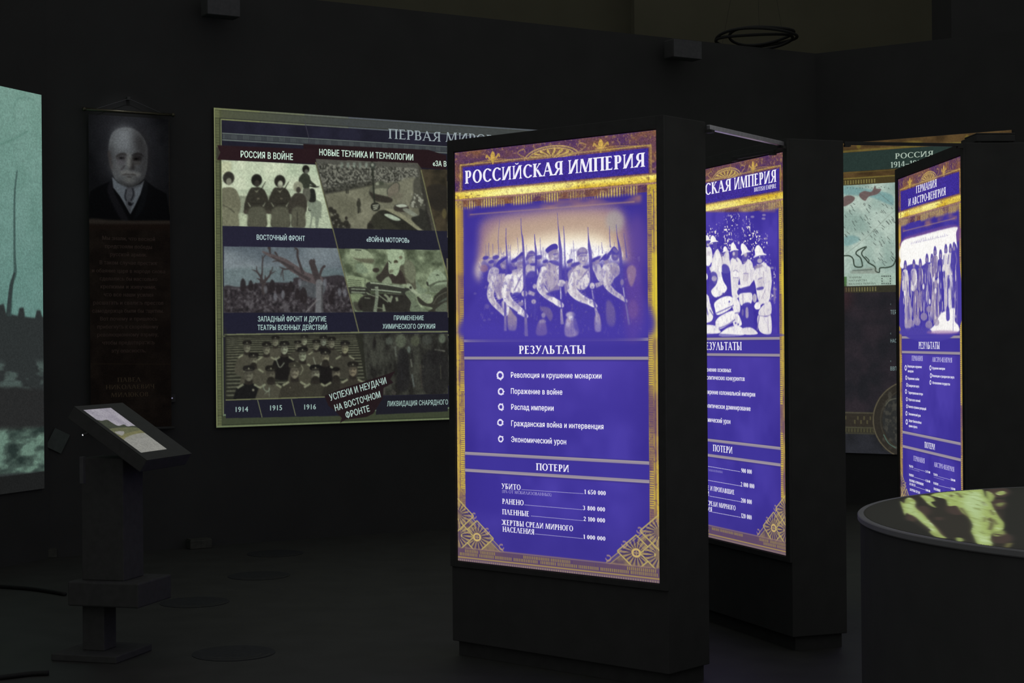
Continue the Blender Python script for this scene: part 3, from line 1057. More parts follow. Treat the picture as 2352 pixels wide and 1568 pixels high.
    for k in range(6): c.S([(740 + k * 24, 925 + k * 24), (820 + k * 22, 905 + k * 26)], 7, .66, .5, 1.5)
    c.P([(830, 1000), (990, 960), (1010, 1080), (900, 1040)], .05, .9, 4)
    c.S([(940, 1090), (1005, 1135)], [56, 50], .94, .95, 2)
    c.frame(*Bf)
    c.P([(0, 1040), (60, 1075), (115, 1120), (118, 1150), (80, 1150), (10, 1110)], .92, 1, 1.5)
    for k in range(3): c.S([(55 + k * 8, 1100 - k * 10), (116, 1150 - k * 10)], 5, .4, .8, 1)
    c.P([(-60, 660), (20, 690), (60, 780), (40, 900), (-60, 950)], .62, 1, 3)
    c.P([(130, 880), (165, 860), (170, 960), (140, 1000)], .6, .8, 3)
    c.frame(*A)
    c.P([(862, 560), (955, 510), (975, 560), (968, 610), (930, 634), (880, 628)], .6, 1, 2)
    c.E(935, 575, 24, 20, .88, .7, 4)
    c.S([(918, 560), (965, 548)], 10, .25, .8, 1.5)
    c.S([(925, 602), (965, 598)], 6, .3, .8, 1.5)
    c.P([(822, 520), (835, 490), (890, 448), (940, 440), (962, 466), (955, 505), (905, 515), (850, 545)], .08, 1, 1.5)
    c.P([(855, 540), (900, 512), (952, 500), (955, 522), (905, 540), (866, 566)], .5, .9, 2)
    c.P([(862, 630), (960, 632), (975, 690), (900, 665)], .1, .85, 4)
    c.frame(*Bf)
    rifle(c, [(50, 90), (58, 230), (68, 320), (76, 430), (88, 560), (84, 760), (84, 900), (90, 1060), (100, 1200), (104, 1345)], [4, 7, 16, 30, 38, 36, 26, 18, 18, 34], .16)
    c.S([(86, 930), (90, 1060)], 9, .95, .9, 1)
    c.S([(92, 1170), (104, 1345)], [18, 34], .62, .85, 2)
    c.P([(52, 890), (70, 850), (120, 850), (138, 880), (110, 918), (66, 915)], .82, 1, 1.5)
    for k in range(3): c.S([(58, 872 + k * 16), (130, 862 + k * 18)], 5, .55, .7, 1.5)
    c.P([(208, 800), (230, 740), (275, 690), (330, 670), (405, 690), (415, 760), (408, 880), (340, 955), (260, 930)], .74, 1, 2.5)
    c.P([(300, 860), (400, 760), (408, 880), (340, 950)], .86, .9, 6)
    c.S([(405, 720), (300, 850)], [14, 12], .45, .8, 2)
    c.P([(290, 790), (340, 730), (330, 800)], .55, .6, 5)
    c.P([(335, 690), (400, 680), (400, 720), (350, 715)], .08, .9, 3)
    c.P([(240, 1060), (340, 1040), (420, 1060), (470, 1160), (440, 1400), (240, 1400)], .06, .7, 12)
    arm(c, [(236, 790), (214, 900), (218, 960), (270, 1020), (330, 1060), (385, 1085), (480, 1140)], [70, 92, 104, 96, 80, 66, 40], .88)
    for k in range(7): c.S([(190 + k * 26, 975 + k * 15), (285 + k * 22, 935 + k * 20)], 8, .66, .5, 1.5)
    c.P([(385, 1090), (430, 1065), (475, 1100), (486, 1148), (450, 1150), (400, 1125)], .96, 1, 1.5)
    for k in range(3): c.S([(420 + k * 10, 1110 - k * 12), (484, 1146 - k * 12)], 5, .5, .8, 1)
    c.P([(275, 560), (330, 520), (390, 560), (390, 630), (350, 668), (300, 650), (285, 610)], .66, 1, 2)
    c.E(352, 600, 30, 40, .84, .7, 6)
    c.S([(306, 576), (375, 570)], 9, .35, .8, 1.5)
    c.S([(330, 632), (365, 628)], 8, .3, .7, 1.5)
    c.E(345, 606, 8, 18, .95, .7, 2)
    c.P([(270, 570), (274, 520), (310, 484), (350, 480), (385, 510), (388, 550), (330, 545), (285, 575)], .4, 1, 2)
    c.E(330, 512, 44, 26, .62, .7, 5)
    c.S([(278, 566), (330, 545), (388, 552)], 10, .2, .7, 2)
    rifle(c, [(393, 250), (400, 370), (410, 480), (425, 620), (432, 800), (440, 940), (460, 1080), (495, 1240), (512, 1420)], [5, 12, 34, 38, 34, 24, 22, 30, 62], .18)
    c.S([(440, 960), (455, 1060)], 8, .9, .7, 1.2)
    c.S([(478, 1160), (500, 1260), (510, 1420)], [20, 36, 60], .68, .85, 3)
    c.E(442, 912, 28, 34, .88, 1, 1.5)
    for k in range(3): c.S([(418, 896 + k * 18), (468, 902 + k * 16)], 5, .55, .7, 1.5)
    c.S([(480, 910), (560, 880)], [52, 36], .66, .9, 3)
    c.P([(560, 700), (610, 660), (690, 650), (745, 690), (750, 770), (690, 830), (650, 900), (580, 900)], .68, 1, 3)
    c.P([(640, 700), (730, 700), (740, 770), (680, 800)], .5, .7, 8)
    arm(c, [(590, 720), (592, 840), (620, 920), (690, 990), (750, 1030), (825, 1085)], [74, 78, 68, 54, 48, 28], .84)
    for k in range(5): c.S([(575 + k * 24, 915 + k * 22), (650 + k * 18, 890 + k * 26)], 7, .6, .5, 1.5)
    c.S([(745, 1020), (825, 1090)], [44, 22], .66, .9, 2.5)
    c.P([(660, 560), (730, 520), (742, 590), (715, 628), (670, 620)], .3, 1, 2)
    c.E(705, 575, 24, 14, .5, .7, 3)
    c.P([(600, 572), (640, 520), (688, 468), (735, 520), (730, 560), (660, 560), (625, 590)], .14, 1, 1.5)
    c.P([(672, 510), (690, 485), (730, 525), (715, 545)], .4, .7, 2.5)
    c.P([(520, 640), (560, 580), (602, 545), (596, 590)], .1, 1, 1.5)
    rifle(c, [(712, 220), (722, 340), (738, 430), (756, 540), (768, 700), (775, 860), (795, 960), (808, 1040), (830, 1160), (860, 1350)], [5, 8, 20, 34, 34, 28, 20, 16, 18, 22], .16)
    c.S([(790, 930), (806, 1040)], 9, .8, .8, 1.2)
    c.S([(820, 1110), (858, 1350)], [14, 22], .45, .7, 3)
    c.E(778, 872, 20, 34, .45, .9, 2)
    c.frame(*A)
    for x, y, k in ((350, 668, .8), (545, 682, .9), (672, 612, .9), (925, 572, 1.0)):
        c.S([(x - 20 * k, y - 14 * k), (x + 22 * k, y - 16 * k)], 9 * k, .18, .75, 2.5)
        c.S([(x + 14 * k, y - 10 * k), (x + 20 * k, y + 12 * k)], 7 * k, .35, .6, 2.5)
        c.S([(x - 4 * k, y + 28 * k), (x + 22 * k, y + 26 * k)], 8 * k, .2, .7, 2.5)
    c.frame(*Bf)
    for x, y, k in ((342, 598, 1.15), (705, 585, .8)):
        c.S([(x - 34 * k, y - 20 * k), (x - 8 * k, y - 20 * k)], 9 * k, .22, .75, 2.5)
        c.S([(x + 10 * k, y - 20 * k), (x + 34 * k, y - 22 * k)], 9 * k, .22, .75, 2.5)
        c.S([(x + 4 * k, y - 8 * k), (x + 8 * k, y + 14 * k)], 7 * k, .45, .6, 2.5)
        c.S([(x - 12 * k, y + 34 * k), (x + 20 * k, y + 32 * k)], 8 * k, .25, .75, 2.5)
    c.frame(*A)
    fm = c.mask([(60, 520), (1900, 480), (1900, 1480), (60, 1480)], 30)
    photo_tone(c, fm, 78)
    c.design()
    c.R(.06, .425, .94, .457, (74, 62, 168), .5, 12)
    # lettering
    c.map = None
    heads(c)
    c.frame(0, 0, 1)
    c.text('РОССИЙСКАЯ ИМПЕРИЯ', (1068, 422), (1482, 384.5), (1068, 392.5), WHT, a='flat', wt=1.08)
    c.frame(*T2)
    k = None
    for s_, l, r, top in (('Революция и крушение монархии', (402, 279), (946, 285), (402, 246)), ('Поражение в войне', (402, 376), (711, 381), (402, 343)), ('Распад империи', (404, 471), (659, 477), (404, 438)), ('Гражданская война и интервенция', (404, 569), (958, 586), (404, 536)), ('Экономический урон', (404, 665), (734, 677), (404, 632))):
        x = c.text(s_, l, r, top, WHT, 'sans', a='flat')
        k = k or x
    LBK['sans'] = k
    for x, y, r in ((338, 266, 25), (342, 363, 21), (342, 455, 20), (338, 549, 20), (341, 648, 19)):
        ring(c, x, y, r)
    TL = (('УБИТО', 347, 946, 461, 951, 914), ('РАНЕНО', 350, 1036, 479, 1043, 1005), ('ПЛЕННЫЕ', 350, 1099, 513, 1108, 1068), ('ЖЕРТВЫ СРЕДИ МИРНОГО', 348, 1162, 776, 1198, 1131), ('НАСЕЛЕНИЯ', 352, 1203, 543, 1217, 1172))
    for s_, x0, y0, x1, y1, t in TL:
        k2 = c.text(s_, (x0, y0), (x1, y1), (x0, t), WHT, a='flat', wt=1.0)
        LBK.setdefault('serif', k2)
    c.text('(11% ОТ МОБИЛИЗОВАННЫХ)', (348, 970), (648, 992), (348, 952), (168, 160, 214), a='flat', wt=.7)
    for s_, x0, y0, x1, y1, t in (('1 650 000', 843, 977, 972, 987, 951), ('3 800 000', 833, 1073, 968, 1083, 1047), ('2 100 000', 838, 1139, 968, 1150, 1113), ('1 000 000', 837, 1246, 970, 1258, 1221)):
        c.text(s_, (x0, y0), (x1, y1), (x0, t), WHT, a='flat')
    for x0, y0, x1, y1 in ((466, 951, 838, 976), (483, 1043, 830, 1072), (522, 1109, 835, 1138), (547, 1217, 834, 1245)):
        dots(c, x0, y0, x1, y1)
    return c


LBK = {}


def photo_tone(c, m, seed, a=.45):
    """The uneven tones of an old enlarged photograph: folds, blotches, grain."""
    c.soften(m, .55)
    n = vnoise(c.h, c.w, 15, 3, seed, .55)
    lum = c.img.mean(2)
    hi = np.clip((lum - .45) * 4, 0, 1)
    c.comp(0, 0, m * hi * np.clip((.47 - n) * 5, 0, 1), duo(.38), a)
    c.comp(0, 0, m * hi * np.clip((n - .60) * 5, 0, 1), duo(1.0), a)
    n = vnoise(c.h, c.w, 7, 2, seed + 1, .7)
    c.comp(0, 0, m * hi * np.clip((.40 - n) * 6, 0, 1), duo(.25), a * .8)
    c.comp(0, 0, m * (1 - hi) * np.clip((n - .70) * 6, 0, 1), duo(.5), a * .5)
    c.grain(m, .05, 2, seed + 2)


def ring(c, x, y, r, col=(226, 222, 244)):
    rr = random.Random(int(x + y))
    V, Fs = [], []
    n = 26
    for k in range(n):
        an = 2 * math.pi * k / n
        ro = r * rr.uniform(.88, 1.0) * (1.25 if rr.random() < .12 else 1)
        ri = r * rr.uniform(.46, .58)
        for q in (ro, ri):
            V.append(np.array(c.c(x + q * math.cos(an) * .92, y + q * math.sin(an) * 1.12)) / c.k)
    for k in range(n):
        a_, b_ = 2 * k, 2 * ((k + 1) % n)
        Fs.append((a_, b_, b_ + 1, a_ + 1))
    c.faces(V, Fs, col)


def dots(c, x0, y0, x1, y1, col=(214, 210, 240), n=None, s=1.7):
    n = n or int((x1 - x0) / 7.5)
    V, Fs = [], []
    for k in range(n):
        t = (k + .5) / n
        x, y = x0 + (x1 - x0) * t, y0 + (y1 - y0) * t
        i = len(V)
        V += [np.array(c.c(x + dx * s, y + dy * s)) / c.k for dx, dy in ((-1, -1), (1, -1), (1, 1), (-1, 1))]
        Fs.append((i, i + 1, i + 2, i + 3))
    c.faces(V, Fs, col)


def helmet(c, x, y, w, h, tilt=0.0, l=.99):
    ct, st = math.cos(tilt), math.sin(tilt)
    q = lambda px, py: (x + px * ct - py * st, y + px * st + py * ct)
    c.P([q(-w * .62, h * .5), q(-w * .40, h * .25), q(-w * .34, -h * .15), q(-w * .12, -h * .5), q(w * .12, -h * .5), q(w * .32, -h * .12), q(w * .38, h * .25), q(w * .62, h * .5), q(0, h * .42)], l, 1, 1.5)
    c.P([q(w * .05, -h * .4), q(w * .3, -h * .1), q(w * .34, h * .28), q(w * .1, h * .3)], l - .1, .6, 3)


def paint_britain():
    c = lb_base(P_BRI, 23)
    c.cmap = duo
    c.frame(1618, 460, 4.9)
    m = c.mask([(-330, 130), (820, 130), (820, 1500), (-330, 1500)], 8)
    c.tex(m, (62, 50, 152), (78, 64, 170), 60, 5)
    # sunlit leaves
    lm = c.mask([(-330, 330), (100, 300), (250, 180), (460, 150), (560, 330), (700, 400), (790, 700), (800, 1200), (520, 700), (-330, 640)], 22)
    n = vnoise(c.h, c.w, 4.0, 2, 31, 1.3)
    big = np.clip((vnoise(c.h, c.w, 34, 3, 32) - .34) * 4, 0, 1)
    c.comp(0, 0, lm * np.clip((n - .60) * 9, 0, 1) * big, np.array((226, 214, 208)) / 255, .8)
    c.comp(0, 0, lm * np.clip((n - .70) * 12, 0, 1) * big, np.array((252, 248, 240)) / 255, .9)
    for x, y in ((670, 165), (665, 205), (690, 430), (540, 185), (760, 760), (790, 1000)):
        c.E(x, y, 22, 12, .6, .7, 4)
    c.P([(780, 960), (800, 1000), (800, 1120), (778, 1140)], .5, .6, 4)

    def man(x, y, s, face_dark=True, l=.93, legs=True):
        """x, y: top of the helmet; s: helmet width."""
        c.P([(x - s * .75, y + s * 1.75), (x - s * .1, y + s * 1.45), (x + s * .55, y + s * 1.8), (x + s * .8, y + s * 2.6), (x + s * .75, y + s * 4.2), (x - s * .55, y + s * 4.25), (x - s * .6, y + s * 3)], l, 1, 2)
        c.P([(x + s * .1, y + s * 2.4), (x + s * .5, y + s * 2.5), (x + s * .4, y + s * 3.1), (x + s * .05, y + s * 3.05)], l - .16, .8, 3)
        c.P([(x - s * .35, y + s * .8), (x + s * .4, y + s * .75), (x + s * .35, y + s * 1.5), (x, y + s * 1.75), (x - s * .3, y + s * 1.5)], .25, 1, 2)
        c.E(x + s * .15, y + s * 1.35, s * .2, s * .22, .68, .9, 3)
    for x, y, s in ((30, 395, 70), (-60, 420, 80), (-150, 410, 84), (-240, 430, 84), (235, 520, 66)):
        man(x, y + 10, s)
        helmet(c, x, y + 30, s, 62, -.15)
    c.P([(80, 720), (110, 600), (150, 550), (190, 640), (200, 760), (160, 900), (110, 940), (70, 800)], .9, 1, 3)
    c.P([(95, 470), (130, 460), (140, 530), (110, 560)], .2, 1, 2)
    helmet(c, 98, 437, 84, 78, -.22)
    c.S([(150, 600), (110, 750), (60, 770)], [50, 46, 36], .97, .9, 2)
    c.S([(185, 580), (215, 740)], 12, .5, .6, 2)
    c.E(40, 680, 36, 60, .98, 1, 2)
    c.P([(0, 820), (30, 830), (36, 880), (0, 900)], .95, 1, 2)
    c.P([(60, 830), (140, 830), (150, 1060), (60, 1060)], .12, .9, 4)
    c.E(110, 880, 30, 30, .7, .8, 3)
    c.P([(210, 640), (260, 560), (280, 640), (270, 740), (220, 760)], .86, .95, 4)
    c.P([(195, 740), (280, 760), (300, 1020), (240, 1020)], .06, .9, 3)
    # three men on the right
    c.P([(290, 700), (330, 640), (385, 650), (425, 720), (410, 830), (380, 940), (390, 1080), (320, 1100), (300, 950)], .9, 1, 2)
    c.E(352, 830, 30, 46, .97, .9, 2); c.S([(322, 800), (352, 785), (382, 810)], 7, .4, .8, 1.5); c.S([(325, 870), (380, 870)], 7, .35, .8, 1.5)
    c.P([(312, 590), (370, 560), (378, 620), (345, 660), (318, 640)], .3, 1, 2); c.E(330, 600, 14, 22, .75, .9, 2); c.S([(340, 630), (370, 690)], 10, .3, .8, 2)
    helmet(c, 326, 525, 84, 90, -.2)
    c.P([(400, 800), (430, 710), (480, 660), (530, 690), (552, 790), (540, 900), (500, 970), (430, 1000), (400, 920)], .9, 1, 2)
    c.P([(440, 820), (495, 820), (490, 900), (440, 910)], .78, .9, 3); c.S([(436, 822), (496, 824)], 6, .3, .8, 1.5)
    c.S([(540, 780), (535, 880), (460, 950), (380, 970)], [50, 52, 44, 34], .9, 1, 2); c.E(440, 980, 40, 28, .98, 1, 2)
    c.P([(385, 1000), (560, 960), (540, 1050), (390, 1070)], .08, .95, 2)
    c.P([(392, 1060), (470, 1040), (535, 1050), (525, 1160), (440, 1190), (400, 1160)], .93, 1, 2); c.S([(432, 1060), (436, 1190)], 8, .4, .7, 1.5)
    c.P([(440, 600), (490, 560), (500, 620), (470, 690), (430, 720), (420, 660)], .25, 1, 2); c.E(462, 610, 18, 26, .7, .9, 3); c.S([(440, 700), (470, 690)], 14, .6, .8, 2)
    helmet(c, 447, 545, 98, 118, -.38)
    c.P([(415, 1190), (530, 1170), (545, 1440), (410, 1430)], .05, .95, 3); c.P([(465, 1215), (490, 1210), (495, 1310), (465, 1315)], .6, .9, 3); c.E(430, 1260, 12, 40, .4, .7, 4)
    c.P([(555, 860), (580, 760), (650, 700), (700, 720), (742, 820), (745, 920), (740, 1080), (700, 1160), (610, 1130), (575, 960)], .9, 1, 2)
    c.P([(600, 890), (655, 870), (655, 970), (605, 985)], .78, .9, 3); c.S([(600, 890), (655, 868)], 8, .3, .8, 1.5); c.P([(590, 985), (660, 970), (660, 1000), (595, 1010)], .15, .9, 2)
    c.S([(712, 770), (722, 920), (700, 1050), (640, 1140), (585, 1190)], [62, 70, 62, 50, 40], .88, 1, 2); c.S([(690, 1000), (640, 1110)], 8, .6, .7, 2); c.S([(665, 800), (672, 980)], 8, .55, .7, 2)
    c.P([(560, 1190), (590, 1145), (630, 1180), (620, 1220), (580, 1225)], .97, 1, 1.5); c.E(565, 1100, 24, 50, .75, .9, 2)
    c.P([(610, 1250), (660, 1180), (740, 1140), (752, 1270), (690, 1300), (620, 1300)], .86, 1, 2)
    c.P([(600, 1300), (690, 1310), (745, 1290), (748, 1500), (620, 1470)], .9, 1, 2); c.S([(615, 1300), (595, 1460)], 12, .4, .9, 1.5); c.S([(612, 1295), (700, 1305), (750, 1280)], 8, .4, .8, 1.5); c.S([(715, 1310), (722, 1490)], 6, .6, .7, 2)
    c.P([(555, 650), (640, 600), (662, 650), (640, 710), (600, 720), (560, 700)], .12, 1, 2); c.E(622, 680, 28, 26, .7, .9, 3); c.E(622, 636, 8, 8, .85, .9, 1.5); c.P([(560, 740), (640, 720), (650, 745), (575, 770)], .5, .8, 2)
    helmet(c, 612, 570, 124, 122, -.22)
    # the heap of sacks and bundles in front
    for pts, l in (([(75, 1020), (140, 930), (170, 740), (210, 900), (255, 990), (200, 1060), (120, 1090)], .98), ([(115, 1150), (200, 1090), (290, 1080), (330, 1130), (290, 1220), (150, 1290), (118, 1220)], .99), ([(300, 1120), (350, 1090), (398, 1160), (395, 1260), (340, 1270)], .94), ([(-330, 1050), (-150, 980), (30, 1060), (60, 1150), (100, 1300), (20, 1380), (-330, 1380)], .93), ([(120, 1380), (180, 1300), (330, 1240), (345, 1340), (270, 1400), (160, 1450)], .97), ([(330, 1280), (380, 1280), (420, 1400), (330, 1410)], .95), ([(-330, 1400), (60, 1400), (150, 1440), (140, 1500), (-330, 1500)], .95), ([(160, 1520), (250, 1440), (330, 1410), (420, 1430), (450, 1510), (300, 1530)], .97), ([(410, 1450), (520, 1430), (600, 1500), (460, 1510)], .9)):
        c.P(pts, l, 1, 2)
    for pts in ([(130, 1270), (220, 1230), (330, 1180)], [(140, 1090), (200, 1080), (250, 1030)], [(160, 1440), (260, 1400), (345, 1340)], [(60, 1230), (110, 1320), (120, 1400)], [(340, 1270), (400, 1262)], [(20, 1200), (40, 1290)], [(70, 1180), (95, 1250)], [(0, 1390), (120, 1380)], [(330, 1410), (250, 1430)]):
        c.S(pts, 12, .22, .8, 2.5)
    for x, y in ((350, 1380), (280, 1140), (100, 1150), (210, 1050), (380, 1395), (60, 1090)):
        c.E(x, y, 10, 12, .1, .8, 2)
    c.P([(-330, 1500), (160, 1500), (460, 1515), (820, 1500), (820, 1530), (-330, 1530)], .1, .7, 5)
    photo_tone(c, c.mask([(-330, 560), (790, 560), (790, 1490), (-330, 1490)], 20), 79, .16)
    c.map = None
    c.frame(1600, 760, 2.904)
    c.text('РЕЗУЛЬТАТЫ', (42, 126), (303, 128), (42, 74), WHT, a='flat')
    c.text('ПОТЕРИ', (110, 800), (241, 812), (110, 757), WHT, a='flat')
    c.design()
    for s_, l, r in (('БРИТАН', .05, .298), ('СКАЯ', .306, .552), ('ИМПЕРИЯ', .578, .942)):
        c.text(s_, (l, .0705), (r, .0705), (l, .0395), WHT, wt=1.08)
    c.text('BRITISH EMPIRE', (.755, .0855), (.942, .0855), (.755, .0750), (226, 222, 244))
    c.map = None
    c.frame(1600, 760, 2.904)
    ks = LBK['sans']
    for s_, x, y, cap in (('Устранение основных', 232, 275, 27), ('геополитических конкурентов', 322, 333, 28), ('Расширение колониальной империи', 392, 438, 29), ('Геополитическое доминирование', 361, 533, 29), ('Экономический урон', 227, 619, 29)):
        c.text(s_, (x, y), None, (x, y - cap * 1.12), WHT, 'sans', a='right', xs=ks * 1.09)
    for y in (262, 409, 497, 588):
        ring(c, -160, y, 21)
    kr = LBK['serif']
    for s_, x, y, cap in (('900 000', 370, 954, 27), ('2 000 000', 387, 1051, 28), ('200 000', 370, 1156, 28), ('120 000', 369, 1259, 28), ('ПЛЕННЫЕ И ПРОПАВШИЕ', 254, 1091, 28), ('БЕЗ ВЕСТИ', 85, 1100, 28), ('ЖЕРТВЫ СРЕДИ МИРНОГО', 262, 1197, 29), ('НАСЕЛЕНИЯ', 105, 1207, 29), ('УБИТО', -60, 890, 28), ('РАНЕНО', -40, 985, 28)):
        c.text(s_, (x, y), None, (x, y - cap * 1.1), WHT, a='right', xs=kr * 1.08)
    c.text('(14% ОТ МОБИЛИЗОВАННЫХ)', (177, 948), None, (177, 934), (150, 142, 204), a='right', xs=kr, wt=.7)
    for x0, y0, x1, y1 in ((-50, 880, 293, 938), (-30, 976, 295, 1033), (88, 1100, 295, 1138), (108, 1207, 295, 1242)):
        dots(c, x0, y0, x1, y1, n=int((x1 - x0) / 5.5), s=1.8)
    return c


def paint_germany():
    c = lb_base(P_GER, 37)
    c.cmap = duo
    c.frame(2055, 480, 5.225)
    m = c.mask([(90, 200), (735, 110), (760, 1480), (90, 1500)], 6)
    c.P([(100, 360), (250, 300), (730, 190), (740, 400), (100, 460)], (128, 86, 140), .7, 10)
    c.P([(92, 390), (300, 320), (720, 215), (736, 300), (735, 560), (600, 700), (100, 720), (86, 560)], .97, 1, 6)
    c.P([(110, 400), (600, 280), (700, 300), (700, 560), (110, 640)], 1.0, .9, 14)
    # handwriting across the top of the old picture
    rr = random.Random(9)
    for (x0, y0, x1, y1, l) in ((95, 345, 700, 215, .12), (195, 425, 625, 325, .35)):
        x = x0
        while x < x1:
            w = rr.uniform(16, 54)
            pts = []
            k = int(w / 7) + 2
            for i in range(k):
                t = (x + w * i / (k - 1) - x0) / (x1 - x0)
                up = rr.choice((0, 0, 0, 1, .6, -.7)) if i % 2 else 0
                pts.append((x + w * i / (k - 1), y0 + (y1 - y0) * t - (26 if i % 2 else 0) - up * 24))
            c.S(pts, 4.5, l, .8, 1.2, False)
            x += w + 10
    # standing men, seen very narrow
    c.P([(85, 800), (140, 690), (230, 660), (320, 680), (400, 640), (470, 640), (560, 620), (640, 560), (750, 470), (760, 1480), (95, 1500)], .06, .96, 5)
    men = ((125, 640, 150), (228, 630, 160), (305, 620, 150), (385, 560, 160), (445, 560, 110), (482, 470, 190), (548, 510, 140), (612, 445, 190), (668, 440, 150), (710, 420, 150))
    for i, (x, y, h) in enumerate(men):
        c.P([(x - 16, y + 30), (x - 8, y - 20), (x + 10, y - 22), (x + 20, y + 20), (x + 18, y + 80), (x - 14, y + 84)], .28, 1, 3)
        c.E(x + 2, y + 50, 11, 26, .55, .8, 3)
        l = (.8, .72, .4, .2, .7, .45, .12, .85, .8, .1)[i]
        c.P([(x - 34, y + 150), (x - 18, y + 90), (x + 22, y + 90), (x + 36, y + 150), (x + 34, y + 330), (x - 30, y + 340)], l, .95, 4)
        c.S([(x + 18, y + 100), (x + 34, y + 200), (x + 14, y + 290)], [14, 16, 12], min(l + .25, 1), .8, 3)
        c.S([(x - 20, y + 110), (x - 30, y + 220)], 10, .1, .7, 3)
    for x0, x1, y0, y1, l in ((120, 165, 820, 1130, .75), (130, 190, 1080, 1420, .6), (230, 285, 1000, 1300, .5), (300, 340, 980, 1200, .5), (345, 440, 790, 1200, .22), (455, 550, 900, 1320, .58), (540, 600, 760, 1220, .05), (600, 625, 780, 1200, .8), (650, 690, 830, 1180, .9), (690, 715, 760, 1180, .08), (720, 750, 800, 1360, .3)):
        c.P([(x0, y0), (x1, y0), (x1 + 6, y1), (x0 - 4, y1)], l, .9, 6)
        c.S([((x0 + x1) / 2, y0 + 40), ((x0 + x1) / 2 + 4, y1 - 30)], (x1 - x0) * .22, max(l - .3, 0), .7, 4)
    n = vnoise(c.h, c.w, 26, 2, 41, .25)
    fig = c.mask([(95, 760), (740, 640), (750, 1300), (110, 1440)], 8)
    c.comp(0, 0, fig * np.clip((n - .62) * 7, 0, 1), np.array((236, 228, 216)) / 255, .75)
    c.comp(0, 0, fig * np.clip((.36 - n) * 7, 0, 1), np.array((66, 54, 152)) / 255, .8)
    for x, y in ((215, 945), (470, 840), (520, 860), (490, 980), (345, 930), (580, 720), (120, 1010), (420, 1110)):
        c.E(x, y, 12, 34, .9, .85, 2.5)
    c.P([(560, 1250), (640, 1220), (720, 1190), (720, 1340), (765, 1400), (740, 1480), (400, 1480), (470, 1400)], .97, 1, 6)
    c.P([(620, 1180), (650, 1180), (660, 1320), (620, 1330)], .1, .9, 3)
    c.S([(708, 1140), (700, 1470)], 6, .3, .7, 1.5)
    for x, y, r in ((350, 1290, 40), (415, 1200, 34), (410, 1390, 42), (270, 1350, 40), (190, 1370, 40), (500, 1360, 36)):
        c.E(x, y, r, r * 1.2, .55, .75, 4)
    c.P([(90, 1440), (380, 1420), (420, 1500), (90, 1510)], .12, .9, 8)
    c.E(580, 1480, 200, 24, (150, 108, 160), .6, 8)
    c.grain(m, .08, 3, 80)
    c.map = None
    c.frame(1920, 280, 3.5625)
    c.text('ГЕРМАНИЯ', (658, 584), (827, 531), (658, 524), WHT, a='flat')
    c.text('И АВСТРО-ВЕНГРИЯ', (594, 690), (901, 593), (594, 630), WHT, a='flat')
    heads(c)
    c.frame(1920, 700, 3.5625)
    LIL = (196, 190, 232)
    for s_, x0, y0, x1, y1, t in (('ГЕРМАНИЯ', 622, 455, 712, 460, 415), ('АВСТРО-ВЕНГРИЯ', 790, 465, 953, 474, 427), ('ГЕРМАНИЯ', 637, 1273, 728, 1298, 1233), ('АВСТРО-ВЕНГРИЯ', 805, 1322, 970, 1370, 1284)):
        c.text(s_, (x0, y0), (x1, y1), (x0, t), LIL, a='flat')
    for s_, x0, y0, x1, y1 in (('Революция и крушение', 588, 511, 704, 518), ('монархии', 590, 550, 636, 553), ('Поражение в войне', 590, 610, 683, 617), ('Гражданская смута', 592, 668, 682, 677), ('Территориальные потери', 594, 726, 713, 741), ('Утрата всех колоний', 595, 783, 692, 795), ('Выплата огромных репараций', 595, 840, 740, 862), ('Экономический урон', 596, 900, 695, 915), ('Запрет боеспособных', 598, 955, 702, 972), ('армии и флота', 598, 997, 667, 1010), ('Крушение империи', 790, 526, 894, 531), ('Революция и гражданская смута', 790, 589, 970, 602), ('Исчезновение государства', 792, 646, 935, 659)):
        c.text(s_, (x0, y0), (x1, y1), (x0, y0 - 21), WHT, 'sans', a='flat', wt=1.6)
    for x, y, r in ((573, 515, 21), (577, 595, 17), (583, 654, 15), (575, 708, 18), (582, 771, 16), (583, 829, 15), (579, 887, 18), (581, 957, 21), (775, 515, 20), (779, 578, 19), (775, 634, 18)):
        c.src = None
        rr_ring(c, x, y, r)
    for s_, x0, y0, x1, y1 in (('УБИТО', 600, 1326, 634, 1334), ('РАНЕНО', 600, 1397, 638, 1406), ('ПЛЕННЫЕ И ПРОПАВШИЕ', 602, 1442, 720, 1478), ('БЕЗ ВЕСТИ', 604, 1472, 652, 1486), ('ЖЕРТВЫ СРЕДИ', 606, 1518, 690, 1546), ('УБИТО', 800, 1394, 834, 1402), ('РАНЕНО', 800, 1466, 840, 1476), ('ПЛЕННЫЕ', 802, 1512, 858, 1530), ('2 037 000', 735, 1370, 773, 1379), ('4 216 000', 735, 1445, 773, 1454), ('1 000 000', 735, 1522, 773, 1531), ('1 100 000', 941, 1437, 978, 1446), ('3 620 000', 941, 1508, 978, 1517)):
        c.text(s_, (x0, y0), (x1, y1), (x0, y0 - 19), WHT, a='flat', wt=1.3)
    for x0, y0, x1, y1 in ((640, 1335, 732, 1362), (642, 1408, 732, 1436), (655, 1487, 732, 1513), (838, 1403, 938, 1430), (845, 1478, 938, 1500)):
        dots(c, x0, y0, x1, y1, n=18, s=1.6)
    c.text('(15% ОТ МОБИЛИЗОВАННЫХ)', (602, 1342), (686, 1366), (602, 1334), (150, 142, 204), a='flat')
    c.text('(12% ОТ МОБИЛИЗОВАННЫХ)', (802, 1412), (888, 1438), (802, 1404), (150, 142, 204), a='flat')
    return c


